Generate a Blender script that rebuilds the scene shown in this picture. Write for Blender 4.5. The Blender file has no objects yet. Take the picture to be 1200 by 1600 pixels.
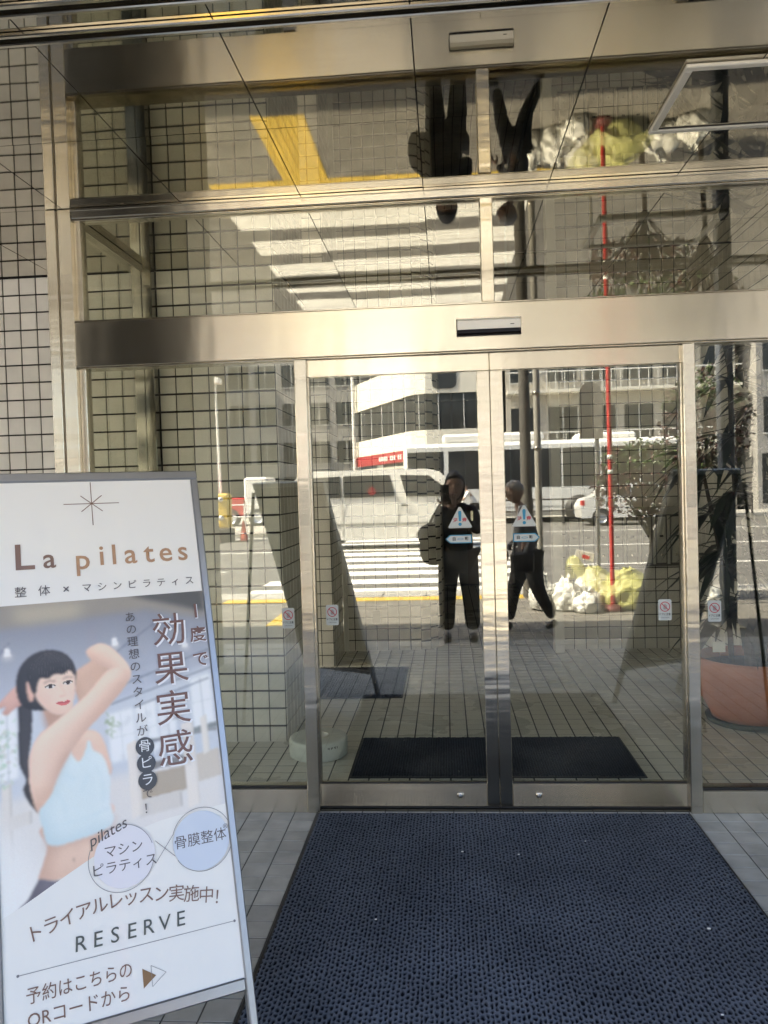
import bpy, bmesh, math, random
from mathutils import Vector, Matrix, noise
R = math.radians
rnd = random.Random(7)
scene = bpy.context.scene
COL = scene.collection

# ------------------------------------------------------------------ camera
F_PX, YAW, PITCH, ROLL = 1243.0, 0.0780, -0.0270, -0.0292
fw = Vector((-math.sin(YAW)*math.cos(PITCH), math.cos(YAW)*math.cos(PITCH), math.sin(PITCH)))
r0 = Vector((math.cos(YAW), math.sin(YAW), 0)); u0 = r0.cross(fw)
rt = r0*math.cos(ROLL) + u0*math.sin(ROLL); up = -r0*math.sin(ROLL) + u0*math.cos(ROLL)
cam_data = bpy.data.cameras.new('camera'); cam = bpy.data.objects.new('camera', cam_data); COL.objects.link(cam)
m = Matrix((rt, up, -fw)).transposed().to_4x4(); m.translation = (0, -3.5, 1.44); cam.matrix_world = m
cam_data.sensor_fit = 'AUTO'; cam_data.sensor_width = 36; cam_data.lens = F_PX/1600*36
cam_data.clip_start = 0.01; cam_data.clip_end = 1000
scene.camera = cam

# ------------------------------------------------------------------ sky, sun, exposure
SUN_EL, SUN_A = R(50), R(14)     # from the left, a little behind the building
w = bpy.data.worlds.new('World'); scene.world = w; w.use_nodes = True
nt = w.node_tree; bg = nt.nodes['Background']; sky = nt.nodes.new('ShaderNodeTexSky')
sky.sky_type = 'NISHITA'; sky.sun_disc = False; sky.sun_elevation = SUN_EL
to_sun = Vector((-math.cos(SUN_EL)*math.cos(SUN_A), math.cos(SUN_EL)*math.sin(SUN_A), math.sin(SUN_EL)))
sky.sun_rotation = math.atan2(to_sun.x, to_sun.y)
sky.air_density = 1.0; sky.dust_density = 4.0
nt.links.new(sky.outputs[0], bg.inputs[0]); bg.inputs[1].default_value = 0.14
sd = bpy.data.lights.new('sun', 'SUN'); sd.energy = 5.0; sd.angle = R(0.5); sd.color = (1, 0.93, 0.80)
so = bpy.data.objects.new('sun', sd); COL.objects.link(so)
so.rotation_euler = (-to_sun).to_track_quat('-Z', 'Y').to_euler()
vs = scene.view_settings; vs.view_transform = 'Standard'; vs.look = 'None'; vs.gamma = 1.0; vs.use_curve_mapping = False
vs.exposure = 2.62
cy = scene.cycles
cy.max_bounces = 14; cy.diffuse_bounces = 5; cy.glossy_bounces = 8; cy.transmission_bounces = 8; cy.transparent_max_bounces = 24
cy.sample_clamp_indirect = 6.0; cy.blur_glossy = 0.5; cy.caustics_reflective = True; cy.caustics_refractive = False
cy.use_denoising = True
try: cy.denoiser = 'OPENIMAGEDENOISE'
except Exception: pass
cy.use_adaptive_sampling = False

# ------------------------------------------------------------------ materials
MATS = {}
def mat(name, col, rough=0.5, metal=0.0, var=0.0, scale=8.0, objvar=0.0, bump=0.0, bscale=60.0, spec=0.5, aniso=None, coat=0.0, rvar=0.0, stretch=None, trans=0.0, wave=None, wstr=0.5):
    if name in MATS: return MATS[name]
    M = bpy.data.materials.new(name); M.use_nodes = True; N = M.node_tree.nodes; L = M.node_tree.links
    b = N['Principled BSDF']; b.inputs['Roughness'].default_value = rough; b.inputs['Metallic'].default_value = metal
    b.inputs['Specular IOR Level'].default_value = spec
    if coat: b.inputs['Coat Weight'].default_value = coat; b.inputs['Coat Roughness'].default_value = 0.05
    if trans: b.inputs['Transmission Weight'].default_value = trans
    b.inputs['Base Color'].default_value = (*col, 1)
    vec = None
    if var or bump or rvar:
        tc = N.new('ShaderNodeTexCoord'); vec = tc.outputs['Object']
        geo = N.new('ShaderNodeNewGeometry'); vec = geo.outputs['Position']
        if stretch:
            mp = N.new('ShaderNodeMapping'); mp.inputs['Scale'].default_value = stretch; L.new(vec, mp.inputs[0]); vec = mp.outputs[0]
    src = None
    if var:
        nz = N.new('ShaderNodeTexNoise'); nz.inputs['Scale'].default_value = scale; nz.inputs['Detail'].default_value = 5; L.new(vec, nz.inputs['Vector'])
        src = nz.outputs['Fac']
        mr = N.new('ShaderNodeMapRange'); mr.inputs[1].default_value = 0.3; mr.inputs[2].default_value = 0.7
        mr.inputs[3].default_value = 1-var; mr.inputs[4].default_value = 1+var*0.6; L.new(src, mr.inputs[0]); src = mr.outputs[0]
    if objvar:
        oi = N.new('ShaderNodeObjectInfo'); mr2 = N.new('ShaderNodeMapRange'); mr2.inputs[3].default_value = 1-objvar; mr2.inputs[4].default_value = 1+objvar*0.5
        L.new(oi.outputs['Random'], mr2.inputs[0])
        if src is None: src = mr2.outputs[0]
        else:
            mu = N.new('ShaderNodeMath'); mu.operation = 'MULTIPLY'; L.new(src, mu.inputs[0]); L.new(mr2.outputs[0], mu.inputs[1]); src = mu.outputs[0]
    if src is not None:
        vm = N.new('ShaderNodeVectorMath'); vm.operation = 'SCALE'; vm.inputs[0].default_value = col; L.new(src, vm.inputs['Scale']); L.new(vm.outputs[0], b.inputs['Base Color'])
    if rvar:
        nr = N.new('ShaderNodeTexNoise'); nr.inputs['Scale'].default_value = scale*0.7; nr.inputs['Detail'].default_value = 6; L.new(vec, nr.inputs['Vector'])
        m3 = N.new('ShaderNodeMapRange'); m3.inputs[1].default_value = 0.3; m3.inputs[2].default_value = 0.7; m3.inputs[3].default_value = max(0, rough-rvar); m3.inputs[4].default_value = rough+rvar
        L.new(nr.outputs['Fac'], m3.inputs[0]); L.new(m3.outputs[0], b.inputs['Roughness'])
    if bump:
        nb = N.new('ShaderNodeTexNoise'); nb.inputs['Scale'].default_value = bscale; nb.inputs['Detail'].default_value = 4; L.new(vec, nb.inputs['Vector'])
        bp = N.new('ShaderNodeBump'); bp.inputs['Strength'].default_value = bump; bp.inputs['Distance'].default_value = 0.01; L.new(nb.outputs['Fac'], bp.inputs['Height']); L.new(bp.outputs[0], b.inputs['Normal'])
    if wave:    # slow unevenness of rolled sheet
        g2 = N.new('ShaderNodeNewGeometry'); mw = N.new('ShaderNodeMapping'); mw.inputs['Scale'].default_value = wave; L.new(g2.outputs['Position'], mw.inputs[0])
        nw = N.new('ShaderNodeTexNoise'); nw.inputs['Scale'].default_value = 1.0; nw.inputs['Detail'].default_value = 2; L.new(mw.outputs[0], nw.inputs['Vector'])
        bw = N.new('ShaderNodeBump'); bw.inputs['Strength'].default_value = wstr; bw.inputs['Distance'].default_value = 0.006; L.new(nw.outputs['Fac'], bw.inputs['Height']); L.new(bw.outputs[0], b.inputs['Normal'])
    if aniso:
        b.inputs['Anisotropic'].default_value = 0.9
        cx = N.new('ShaderNodeCombineXYZ')
        for i in range(3): cx.inputs[i].default_value = aniso[i]
        L.new(cx.outputs[0], b.inputs['Tangent'])
    MATS[name] = M
    return M

def glass_mat(name, tint, r_normal):
    M = bpy.data.materials.new(name); M.use_nodes = True; N = M.node_tree.nodes; L = M.node_tree.links
    N.remove(N['Principled BSDF']); out = N['Material Output']
    t = N.new('ShaderNodeBsdfTransparent'); t.inputs[0].default_value = (*tint, 1)
    g = N.new('ShaderNodeBsdfGlossy'); g.inputs['Roughness'].default_value = 0.0; g.inputs['Color'].default_value = (1, 0.98, 0.92, 1)
    lw = N.new('ShaderNodeLayerWeight'); lw.inputs['Blend'].default_value = 0.5
    pw = N.new('ShaderNodeMath'); pw.operation = 'POWER'; pw.inputs[1].default_value = 5; L.new(lw.outputs['Facing'], pw.inputs[0])
    mr = N.new('ShaderNodeMapRange'); mr.inputs[3].default_value = r_normal; mr.inputs[4].default_value = 1.0; L.new(pw.outputs[0], mr.inputs[0])
    # thin wiped smears of dust on the glass
    ge = N.new('ShaderNodeNewGeometry'); mp = N.new('ShaderNodeMapping'); mp.inputs['Scale'].default_value = (2.0, 2.0, 5.0); mp.inputs['Rotation'].default_value = (0, 0.6, 0); L.new(ge.outputs['Position'], mp.inputs[0])
    nz = N.new('ShaderNodeTexNoise'); nz.inputs['Scale'].default_value = 1.3; nz.inputs['Detail'].default_value = 7; nz.inputs['Roughness'].default_value = 0.65; L.new(mp.outputs[0], nz.inputs['Vector'])
    ms = N.new('ShaderNodeMapRange'); ms.inputs[1].default_value = 0.45; ms.inputs[2].default_value = 0.75; ms.inputs[3].default_value = 0.0; ms.inputs[4].default_value = 0.035; L.new(nz.outputs['Fac'], ms.inputs[0])
    df = N.new('ShaderNodeBsdfDiffuse'); df.inputs[0].default_value = (0.6, 0.58, 0.52, 1); m0 = N.new('ShaderNodeMixShader'); L.new(ms.outputs[0], m0.inputs[0]); L.new(t.outputs[0], m0.inputs[1]); L.new(df.outputs[0], m0.inputs[2]); t = m0
    mx = N.new('ShaderNodeMixShader'); L.new(mr.outputs[0], mx.inputs[0]); L.new(t.outputs[0], mx.inputs[1]); L.new(g.outputs[0], mx.inputs[2]); L.new(mx.outputs[0], out.inputs[0])
    return M

STEEL = (0.64, 0.60, 0.51)
M_steel_h = mat('steel_hairline_horizontal', STEEL, 0.25, 1.0, var=0.03, scale=40, rvar=0.02, stretch=(0.03, 1, 6), aniso=(0, 0, 1), wave=(5, 1, 1))
M_steel_v = mat('steel_hairline_vertical', STEEL, 0.24, 1.0, var=0.03, scale=40, rvar=0.02, stretch=(6, 1, 0.03), aniso=(1, 0, 0), wave=(2, 1, 14))
M_steel = mat('steel_trim', (0.60, 0.56, 0.48), 0.16, 1.0, var=0.08, scale=5)
M_soffit = mat('polished_soffit', (0.47, 0.44, 0.37), 0.02, 1.0, var=0.10, scale=2.5, wave=(2.2, 2.2, 1), wstr=0.05)
M_black = mat('black_gap', (0.008, 0.008, 0.008), 0.6)
M_rubber = mat('black_rubber', (0.015, 0.015, 0.017), 0.55)
M_glass = glass_mat('door_glass', (0.965, 0.97, 0.92), 0.108)
M_tile = mat('glazed_wall_tile', (0.78, 0.75, 0.69), 0.16, var=0.06, scale=9, objvar=0.13, rvar=0.05, bump=0.05, bscale=25)
M_grout = mat('dark_grout', (0.018, 0.016, 0.014), 0.9, var=0.3, scale=30)
M_ftile = mat('floor_tile_inside', (0.68, 0.66, 0.58), 0.28, var=0.04, scale=3, objvar=0.08, rvar=0.05)
M_ftile_o = mat('floor_tile_outside', (0.46, 0.46, 0.44), 0.55, var=0.22, scale=9, objvar=0.12, rvar=0.1, bump=0.1, bscale=150)
M_fgrout_o = mat('floor_joint_outside', (0.10, 0.10, 0.095), 0.9, var=0.3, scale=40)
M_asphalt = mat('asphalt', (0.14, 0.135, 0.125), 0.85, var=0.3, scale=3, bump=0.3, bscale=120)
M_walk = mat('sidewalk_asphalt', (0.19, 0.178, 0.158), 0.85, var=0.3, scale=4, bump=0.3, bscale=150)
M_concrete = mat('concrete', (0.38, 0.37, 0.34), 0.8, var=0.2, scale=6)
M_paint = mat('road_paint', (0.80, 0.79, 0.74), 0.6, var=0.12, scale=10)
M_yellow = mat('tactile_yellow', (0.66, 0.46, 0.07), 0.6, var=0.15, scale=12)
M_white = mat('white_paint', (0.78, 0.77, 0.73), 0.4)
M_cream = mat('cream_wall', (0.74, 0.71, 0.62), 0.6, var=0.06, scale=0.8)
M_grey = mat('grey_wall', (0.36, 0.35, 0.33), 0.7, var=0.1, scale=0.6)
M_beige = mat('beige_wall', (0.50, 0.47, 0.41), 0.7, var=0.1, scale=0.6)
M_window = mat('dark_window', (0.035, 0.038, 0.04), 0.06)
M_frame = mat('window_frame', (0.55, 0.55, 0.53), 0.4)
M_red = mat('red_paint', (0.50, 0.03, 0.03), 0.4)
M_alu = mat('aluminium', (0.56, 0.58, 0.62), 0.35, 0.9, var=0.05, scale=10)

# ------------------------------------------------------------------ helpers
def tag(o, label=None, cat=None, group=None, kind=None):
    if label: o['label'] = label
    if cat: o['category'] = cat
    if group: o['group'] = group
    if kind: o['kind'] = kind
    return o
def thing(name, loc, label=None, cat=None, group=None, kind=None):
    o = bpy.data.objects.new(name, None); o.empty_display_size = 0.1; COL.objects.link(o); o.location = loc
    return tag(o, label, cat, group, kind)
def wloc(o):
    v = Vector((0, 0, 0))
    while o is not None: v += o.location; o = o.parent
    return v
def link(name, me, parent=None):
    """mesh given in world coordinates; placed under its parent (parents carry translations only)"""
    o = bpy.data.objects.new(name, me); COL.objects.link(o)
    if parent is not None:
        o.parent = parent; o.location = -wloc(parent)
    return o
class MB:
    def __init__(self): self.v = []; self.f = []; self.mi = []; self.sm = []; self.cur = 0
    def add(self, vs, fs, smooth=False):
        o = len(self.v); self.v += [tuple(x) for x in vs]
        for f in fs: self.f.append([i+o for i in f]); self.mi.append(self.cur); self.sm.append(smooth)
        return self
    def box(self, x0, x1, y0, y1, z0, z1, M=None):
        if x0 > x1: x0, x1 = x1, x0
        if y0 > y1: y0, y1 = y1, y0
        vs = [Vector(p) for p in ((x0,y0,z0),(x1,y0,z0),(x1,y1,z0),(x0,y1,z0),(x0,y0,z1),(x1,y0,z1),(x1,y1,z1),(x0,y1,z1))]
        if M: vs = [M @ p for p in vs]
        return self.add(vs, [(0,3,2,1),(4,5,6,7),(0,1,5,4),(1,2,6,5),(2,3,7,6),(3,0,4,7)])
    def cbox(self, x0, x1, y0, y1, z0, z1, c=0.003, M=None):
        """box with small chamfers on every edge"""
        bm = bmesh.new(); bmesh.ops.create_cube(bm, size=1)
        for v in bm.verts: v.co = Vector(((x0+x1)/2+v.co.x*(x1-x0), (y0+y1)/2+v.co.y*(y1-y0), (z0+z1)/2+v.co.z*(z1-z0)))
        bmesh.ops.bevel(bm, geom=list(bm.edges), offset=c, segments=1, affect='EDGES', profile=0.5)
        return self.bm(bm, M)
    def bm(self, bm, M=None, smooth=False):
        bm.verts.index_update()
        vs = [(M @ v.co if M else v.co.copy()) for v in bm.verts]
        self.add(vs, [[v.index for v in f.verts] for f in bm.faces], smooth); bm.free(); return self
    def prism(self, pts, y0, y1, M=None, axis='y'):
        """polygon (a,b) extruded along y (a=x,b=z), x (a=y,b=z) or z (a=x,b=y)"""
        n = len(pts)
        mk = {'y': lambda p, t: Vector((p[0], t, p[1])), 'x': lambda p, t: Vector((t, p[0], p[1])), 'z': lambda p, t: Vector((p[0], p[1], t))}[axis]
        vs = [mk(p, y0) for p in pts]+[mk(p, y1) for p in pts]
        if M: vs = [M @ p for p in vs]
        return self.add(vs, [list(range(n)), list(range(2*n-1, n-1, -1))]+[(i, (i+1) % n+0, (i+1) % n+n, i+n) for i in range(n)])
    def lathe(self, prof, c, n=24, axis='z', smooth=True, M=None):
        vs = []; fs = []; k = len(prof)
        for i in range(n):
            a = 2*math.pi*i/n
            for r, h in prof:
                p = {'z': (r*math.cos(a), r*math.sin(a), h), 'y': (r*math.cos(a), h, r*math.sin(a)), 'x': (h, r*math.cos(a), r*math.sin(a))}[axis]
                vs.append(Vector(p)+Vector(c))
        if M: vs = [M @ p for p in vs]
        for i in range(n):
            for j in range(k-1):
                a, b = i*k+j, ((i+1) % n)*k+j
                fs.append((a, b, b+1, a+1))
        return self.add(vs, fs, smooth)
    def tube(self, pts, rad, n=8, smooth=True, caps=True):
        P = [Vector(p) for p in pts]; k = len(P)
        rr = rad if isinstance(rad, (list, tuple)) else [rad]*k
        vs = []; fs = []
        ref = None
        for i, p in enumerate(P):
            t = (P[min(i+1, k-1)]-P[max(i-1, 0)]).normalized()
            if ref is None: ref = Vector((0, 0, 1)) if abs(t.z) < 0.9 else Vector((1, 0, 0))
            a = t.cross(ref).normalized(); b = t.cross(a).normalized(); ref = -b if False else ref
            for j in range(n):
                an = 2*math.pi*j/n; vs.append(p+(a*math.cos(an)+b*math.sin(an))*rr[i])
        for i in range(k-1):
            for j in range(n):
                fs.append((i*n+j, i*n+(j+1) % n, (i+1)*n+(j+1) % n, (i+1)*n+j))
        self.add(vs, fs, smooth)
        if caps: self.add(vs, [list(range(n-1, -1, -1)), list(range((k-1)*n, k*n))])
        return self
    def mesh(self, name, mats):
        me = bpy.data.meshes.new(name); me.from_pydata(self.v, [], self.f)
        for mm in (mats if isinstance(mats, (list, tuple)) else [mats]): me.materials.append(mm)
        me.polygons.foreach_set('material_index', self.mi); me.polygons.foreach_set('use_smooth', self.sm); me.update()
        bm = bmesh.new(); bm.from_mesh(me); bmesh.ops.recalc_face_normals(bm, faces=bm.faces); bm.to_mesh(me); bm.free()
        return me
    def build(self, name, mats, parent=None): return link(name, self.mesh(name, mats), parent)
def part(name, M, parent, *boxes, c=0):
    b = MB()
    for bx in boxes: (b.cbox(*bx, c=c) if c else b.box(*bx))
    return b.build(name, M, parent)

def tile_mesh(name, s, t, M, ch=0.002):
    """square tile in the xy plane, front at +z: chamfered rim and sides"""
    h = s/2; g = h-ch
    vs = [(-h,-h,-t),(h,-h,-t),(h,h,-t),(-h,h,-t),(-h,-h,-ch),(h,-h,-ch),(h,h,-ch),(-h,h,-ch),(-g,-g,0),(g,-g,0),(g,g,0),(-g,g,0)]
    fs = [(8,9,10,11)]+[(a, (a+1) % 4, (a+1) % 4+4, a+4) for a in range(4)]+[(a+4, (a+1) % 4+4, (a+1) % 4+8, a+8) for a in range(4)]
    me = bpy.data.meshes.new(name); me.from_pydata(vs, [], fs); me.materials.append(M); me.update(); return me
TP = 0.1022     # tile pitch
def tile_field(parent, origin, u, v, cells, single, M, size=0.0955, t=0.006, jit=0.35, name='tile'):
    """tiles on a plane; origin + u*i + v*j; cells = list of (i, j); those in single() become objects, the rest one stuff part"""
    u = Vector(u); v = Vector(v); n = u.cross(v).normalized(); o = Vector(origin)
    me = tile_mesh(name, size, t, M, min(0.002, t*0.45)); base = Matrix((u.normalized(), v.normalized(), n)).transposed().to_4x4()
    rest = MB(); pl = wloc(parent)
    for i, j in cells:
        p = o+u*(i+0.5)+v*(j+0.5)+n*(t+rnd.uniform(-0.0004, 0.0004))
        mtx = Matrix.Translation(p) @ base @ Matrix.Rotation(R(rnd.gauss(0, jit)), 4, 'X') @ Matrix.Rotation(R(rnd.gauss(0, jit)), 4, 'Y')
        if single(i, j):
            ob = bpy.data.objects.new(name, me); COL.objects.link(ob); ob.parent = parent
            mtx.translation -= pl; ob.matrix_local = mtx
        else: rest.add([mtx @ x.co for x in me.vertices], [list(f.vertices) for f in me.polygons])
    if rest.v:
        ob = rest.build('tile_field', M, parent); ob['kind'] = 'stuff'
SOF = 2.7485    # soffit height
NZ = 27
def tile_wall(name, p0, p1, thick, label, single, group=None, z0=0.0, nz=NZ, base_extra=None):
    """wall from p0 to p1 (seen from the right-hand side of p0->p1 reversed): front normal = dir x up"""
    p0 = Vector((*p0, z0)); p1 = Vector((*p1, z0)); d = (p1-p0); Lh = d.length; d.normalize(); n = d.cross(Vector((0, 0, 1)))
    t = thing(name, p0, label, 'wall', group, 'thing')
    M = Matrix((d, -n, Vector((0, 0, 1)))).transposed().to_4x4(); M.translation = p0
    b = MB().box(0, Lh, 0.0, thick, 0, SOF+0.02-z0, M); b.build('grout_bed', M_grout, t)
    nu = int(round(Lh/TP)); pu = Lh/nu
    top = SOF-z0
    # tiles are set out down from the soffit
    cells = [(i, j) for i in range(nu) for j in range(nz)]
    tile_field(t, p0+Vector((0, 0, top-nz*TP)), d*pu, Vector((0, 0, TP)), cells, single, M_tile, size=min(0.0955, pu-0.0065))
    return t

TEXTS = []
def put_text(name, s, size, Mx, M, parent, shear=0.0, bold=0.0, fit=None):
    """lettering: noted here, turned into meshes together by finish_texts()"""
    TEXTS.append((name, s, size, Mx, M, parent, shear, bold, fit))
def finish_texts():
    jobs = []
    for (name, s, size, Mx, M, parent, shear, bold, fit) in TEXTS:
        cu = bpy.data.curves.new('t', 'FONT'); cu.body = s; cu.size = size; cu.align_x = 'CENTER'; cu.align_y = 'CENTER'
        cu.shear = shear; cu.offset = bold; cu.resolution_u = 3
        ob = bpy.data.objects.new('t', cu); COL.objects.link(ob); jobs.append(ob)
    bpy.context.view_layer.update(); dg = bpy.context.evaluated_depsgraph_get()
    meshes = [bpy.data.meshes.new_from_object(ob.evaluated_get(dg)) for ob in jobs]
    for ob in jobs:
        cu = ob.data; bpy.data.objects.remove(ob); bpy.data.curves.remove(cu)
    for me, (name, s, size, Mx, M, parent, shear, bold, fit) in zip(meshes, TEXTS):
        if not len(me.vertices): continue
        if fit:
            xs = [v.co.x for v in me.vertices]; sc = fit/(max(xs)-min(xs)); cx = (max(xs)+min(xs))/2
            for v in me.vertices: v.co.x = (v.co.x-cx)*sc
        me.transform(Mx); me.materials.clear(); me.materials.append(M); me.name = name
        link(name, me, parent)

# ================================================================== THE SETTING
# ground: road, sidewalk, entrance floors
rd = part('road', M_asphalt, None, (-120, 120, -120, -7.75, -0.5, -0.10)); tag(rd, kind='structure')
sw = part('sidewalk', M_walk, None, (-60, 60, -7.15, -3.92, -0.5, -0.004)); tag(sw, kind='structure')
kb = thing('kerb', (0, -7.45, 0)); tag(kb, kind='structure')
for i in range(-14, 15): part('kerb_stone', M_concrete, kb, (i*0.6-0.296, i*0.6+0.296, -7.745, -7.155, -0.4, 0.0), c=0.008)
kb2 = part('granite_edging', mat('granite', (0.42, 0.41, 0.38), 0.5, var=0.25, scale=60), None, (-6, 6, -3.915, -3.665, -0.4, 0.004), c=0.004); tag(kb2, kind='structure')
ft = part('far_sidewalk', M_concrete, None, (-120, 120, -36, -31.7, -0.098, 0.03)); tag(ft, kind='structure')
pz = part('plaza', mat('plaza_paving', (0.40, 0.38, 0.33), 0.8, var=0.2, scale=1.2), None, (-60, -5.2, -60, -24.5, -0.097, 0.02)); tag(pz, kind='structure')
# zebra crossing and lane lines: painted sheets 4 mm thick
zb = thing('zebra_crossing', (-1, -12, -0.1)); tag(zb, kind='structure')
for k, (a, b) in enumerate([(8.2,8.89),(9.46,10.15),(10.78,11.53),(12.12,12.95),(13.6,14.5),(15.1,16.1),(16.75,17.85),(18.5,19.6),(20.3,21.4)]):
    part('stripe', M_paint, zb, (-3.1+rnd.uniform(-.03,.03), 1.35+rnd.uniform(-.03,.03), -b, -a, -0.1, -0.096))
ll = thing('lane_lines', (6, -16, -0.1)); tag(ll, kind='structure')
for y in (12.0, 16.9, 23.4): part('lane_line', M_paint, ll, (2.3, 40, -y-0.075, -y+0.075, -0.1, -0.096))
for y in (12.0, 16.9, 23.4): part('lane_line', M_paint, ll, (-40, -4.4, -y-0.075, -y+0.075, -0.1, -0.096))
# tactile paving: a warning strip along the kerb and a guiding block to the door
tp = thing('tactile_paving', (-1.7, -6.2, 0)); tag(tp, kind='structure')
def tactile(x0, x1, y0, y1, bars):
    b = MB().cbox(x0+0.002, x1-0.002, y0+0.002, y1-0.002, -0.02, 0.004, c=0.002)
    n = 4
    for k in range(n):
        c = (k+0.5)/n
        if bars: b.box(x0+(x1-x0)*c-0.017, x0+(x1-x0)*c+0.017, y0+0.015, y1-0.015, 0.0035, 0.009)
        else:
            for q in range(n): b.lathe([(0.018, 0.0035), (0.014, 0.009), (0.0, 0.009)], (x0+(x1-x0)*c, y0+(y1-y0)*(q+0.5)/n, 0), n=6, smooth=False)
    b.build('tactile_block', M_yellow, tp)
for i in range(15): tactile(-3.0+i*0.3, -2.7+i*0.3, -7.05, -6.75, False)
for i in range(2):
    for j in range(6): tactile(-2.0+i*0.3, -1.7+i*0.3, -6.75+j*0.3, -6.45+j*0.3, True)

# tiled entrance floors
fo = thing('entrance_floor', (0, -1.8, 0)); tag(fo, kind='structure')
part('joint_bed', M_fgrout_o, fo, (-6, 6, -3.66, 0.10, -0.4, -0.0026), (-4.4, -1.76, 0.1005, 1.03, -0.4, -0.0026))
def out_single(i, j):
    x = -5.01+i*TP; y = -3.64+j*TP
    return y > -1.75 and ((-1.15 < x < -0.6) or (1.0 < x < 1.62) or y > -0.05)
tile_field(fo, (-5.01, -3.655, -0.0025), (TP, 0, 0), (0, TP, 0), [(i, j) for i in range(98) for j in range(36)]+[(i, j) for i in range(8, 31) for j in range(36, 46)], out_single, M_ftile_o, size=0.0970, t=0.0025, jit=0.12)
fi = thing('lobby_floor', (0.5, 1.8, 0)); tag(fi, kind='structure')
part('joint_bed', M_grout, fi, (-1.355, 2.6, 0.104, 9.0, -0.4, -0.0019))
part('joint_bed', M_grout, fi, (-1.75, -1.3555, 0.104, 1.33, -0.4, -0.0019))
def in_single(i, j):
    x = -1.75+i*TP; y = 0.11+j*TP
    return -1.0 < x < 1.75 and y < 1.2
tile_field(fi, (-1.75, 0.106, -0.0018), (TP, 0, 0), (0, TP, 0), [(i, j) for i in range(38) for j in range(80)], in_single, M_ftile, size=0.0942, t=0.0018, jit=0.12)

# polished soffit: square panels with open joints, outside and lobby
sf = thing('soffit', (0, -1.5, SOF)); tag(sf, kind='structure')
part('void', M_black, sf, (-6.5, 5.5, -3.16, 1.0, SOF+0.035, SOF+0.05))
part('void', M_black, sf, (-1.3, 2.3, 1.35, 9, SOF+0.035, SOF+0.05))
xs = [-1.686-0.5415*k for k in range(8, 0, -1)]+[-1.686+0.5415*k for k in range(13)]
def panel(x0, x1, y0, y1, par=sf):
    g = 0.002; b = MB()
    M = Matrix.Translation(((x0+x1)/2, (y0+y1)/2, SOF)) @ Matrix.Rotation(R(rnd.gauss(0, 0.05)), 4, 'X') @ Matrix.Rotation(R(rnd.gauss(0, 0.05)), 4, 'Y')
    hx, hy = (x1-x0)/2-g, (y1-y0)/2-g
    b.box(-hx, hx, -hy, hy, 0.0, 0.004, M); b.build('panel', M_soffit, par)
rows = [(-3.15, -2.58), (-2.58, -2.02), (-2.02, -1.462), (-1.400, -1.332), (-1.272, -0.648), (-0.648, 0.0)]
for a, b_ in zip(xs[:-1], xs[1:]):
    for y0, y1 in rows:
        panel(a, b_, y0, y1)
    if b_ < -1.6: panel(a, b_, 0.0, 0.99)
    elif b_ < 2.3:
        panel(a, b_, 0.11, 0.648); panel(a, b_, 0.648, 1.03)
        if a > -1.0:
            for q in range(6): panel(a, b_, 1.06+q*0.648, 1.06+(q+1)*0.648)
# shutter slot trims in the soffit
for y0, label in ((-1.272, 'inner'), (-1.400, 'outer')):
    pass
st = thing('shutter_slot', (0, -1.36, SOF), 'pair of narrow bright steel trims round the roller shutter slot in the polished soffit', 'shutter slot')
part('trim', M_steel, st, (-4.5, 4.5, -1.288, -1.272, SOF-0.012, SOF+0.03), c=0.003)
part('trim', M_steel, st, (-4.5, 4.5, -1.330, -1.314, SOF-0.012, SOF+0.03), c=0.003)
part('groove', M_black, st, (-4.5, 4.5, -1.314, -1.288, SOF+0.010, SOF+0.03))
part('trim', M_steel, st, (-4.5, 4.5, -1.418, -1.402, SOF-0.012, SOF+0.03), c=0.003)
part('trim', M_steel, st, (-4.5, 4.5, -1.460, -1.440, SOF-0.010, SOF+0.03), c=0.003)
part('groove', M_black, st, (-4.5, 4.5, -1.440, -1.418, SOF+0.010, SOF+0.03))
# access hatch
ha = thing('ceiling_hatch', (1.1, -0.67, SOF), 'rectangular access hatch with silver frame set into the polished soffit', 'hatch')
hx0, hx1, hy0, hy1, z = 0.787, 1.40, -0.905, -0.430, SOF
part('hatch_panel', M_soffit, ha, (hx0+0.03, hx1-0.03, hy0+0.03, hy1-0.03, z-0.006, z-0.003))
for bx in ((hx0, hx1, hy0, hy0+0.028), (hx0, hx1, hy1-0.028, hy1), (hx0, hx0+0.028, hy0+0.0285, hy1-0.0285), (hx1-0.028, hx1, hy0+0.0285, hy1-0.0285)):
    f = part('frame', mat('hatch_frame', (0.60, 0.58, 0.52), 0.35, 0.2), ha, (*bx, z-0.014, z-0.001), c=0.003)
for (a0, a1, b0, b1) in ((hx0+0.028, hx1-0.028, hy0+0.0285, hy0+0.031), (hx0+0.028, hx1-0.028, hy1-0.031, hy1-0.0285)):
    part('seal', M_black, ha, (a0, a1, b0, b1, z-0.009, z-0.001))

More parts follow.
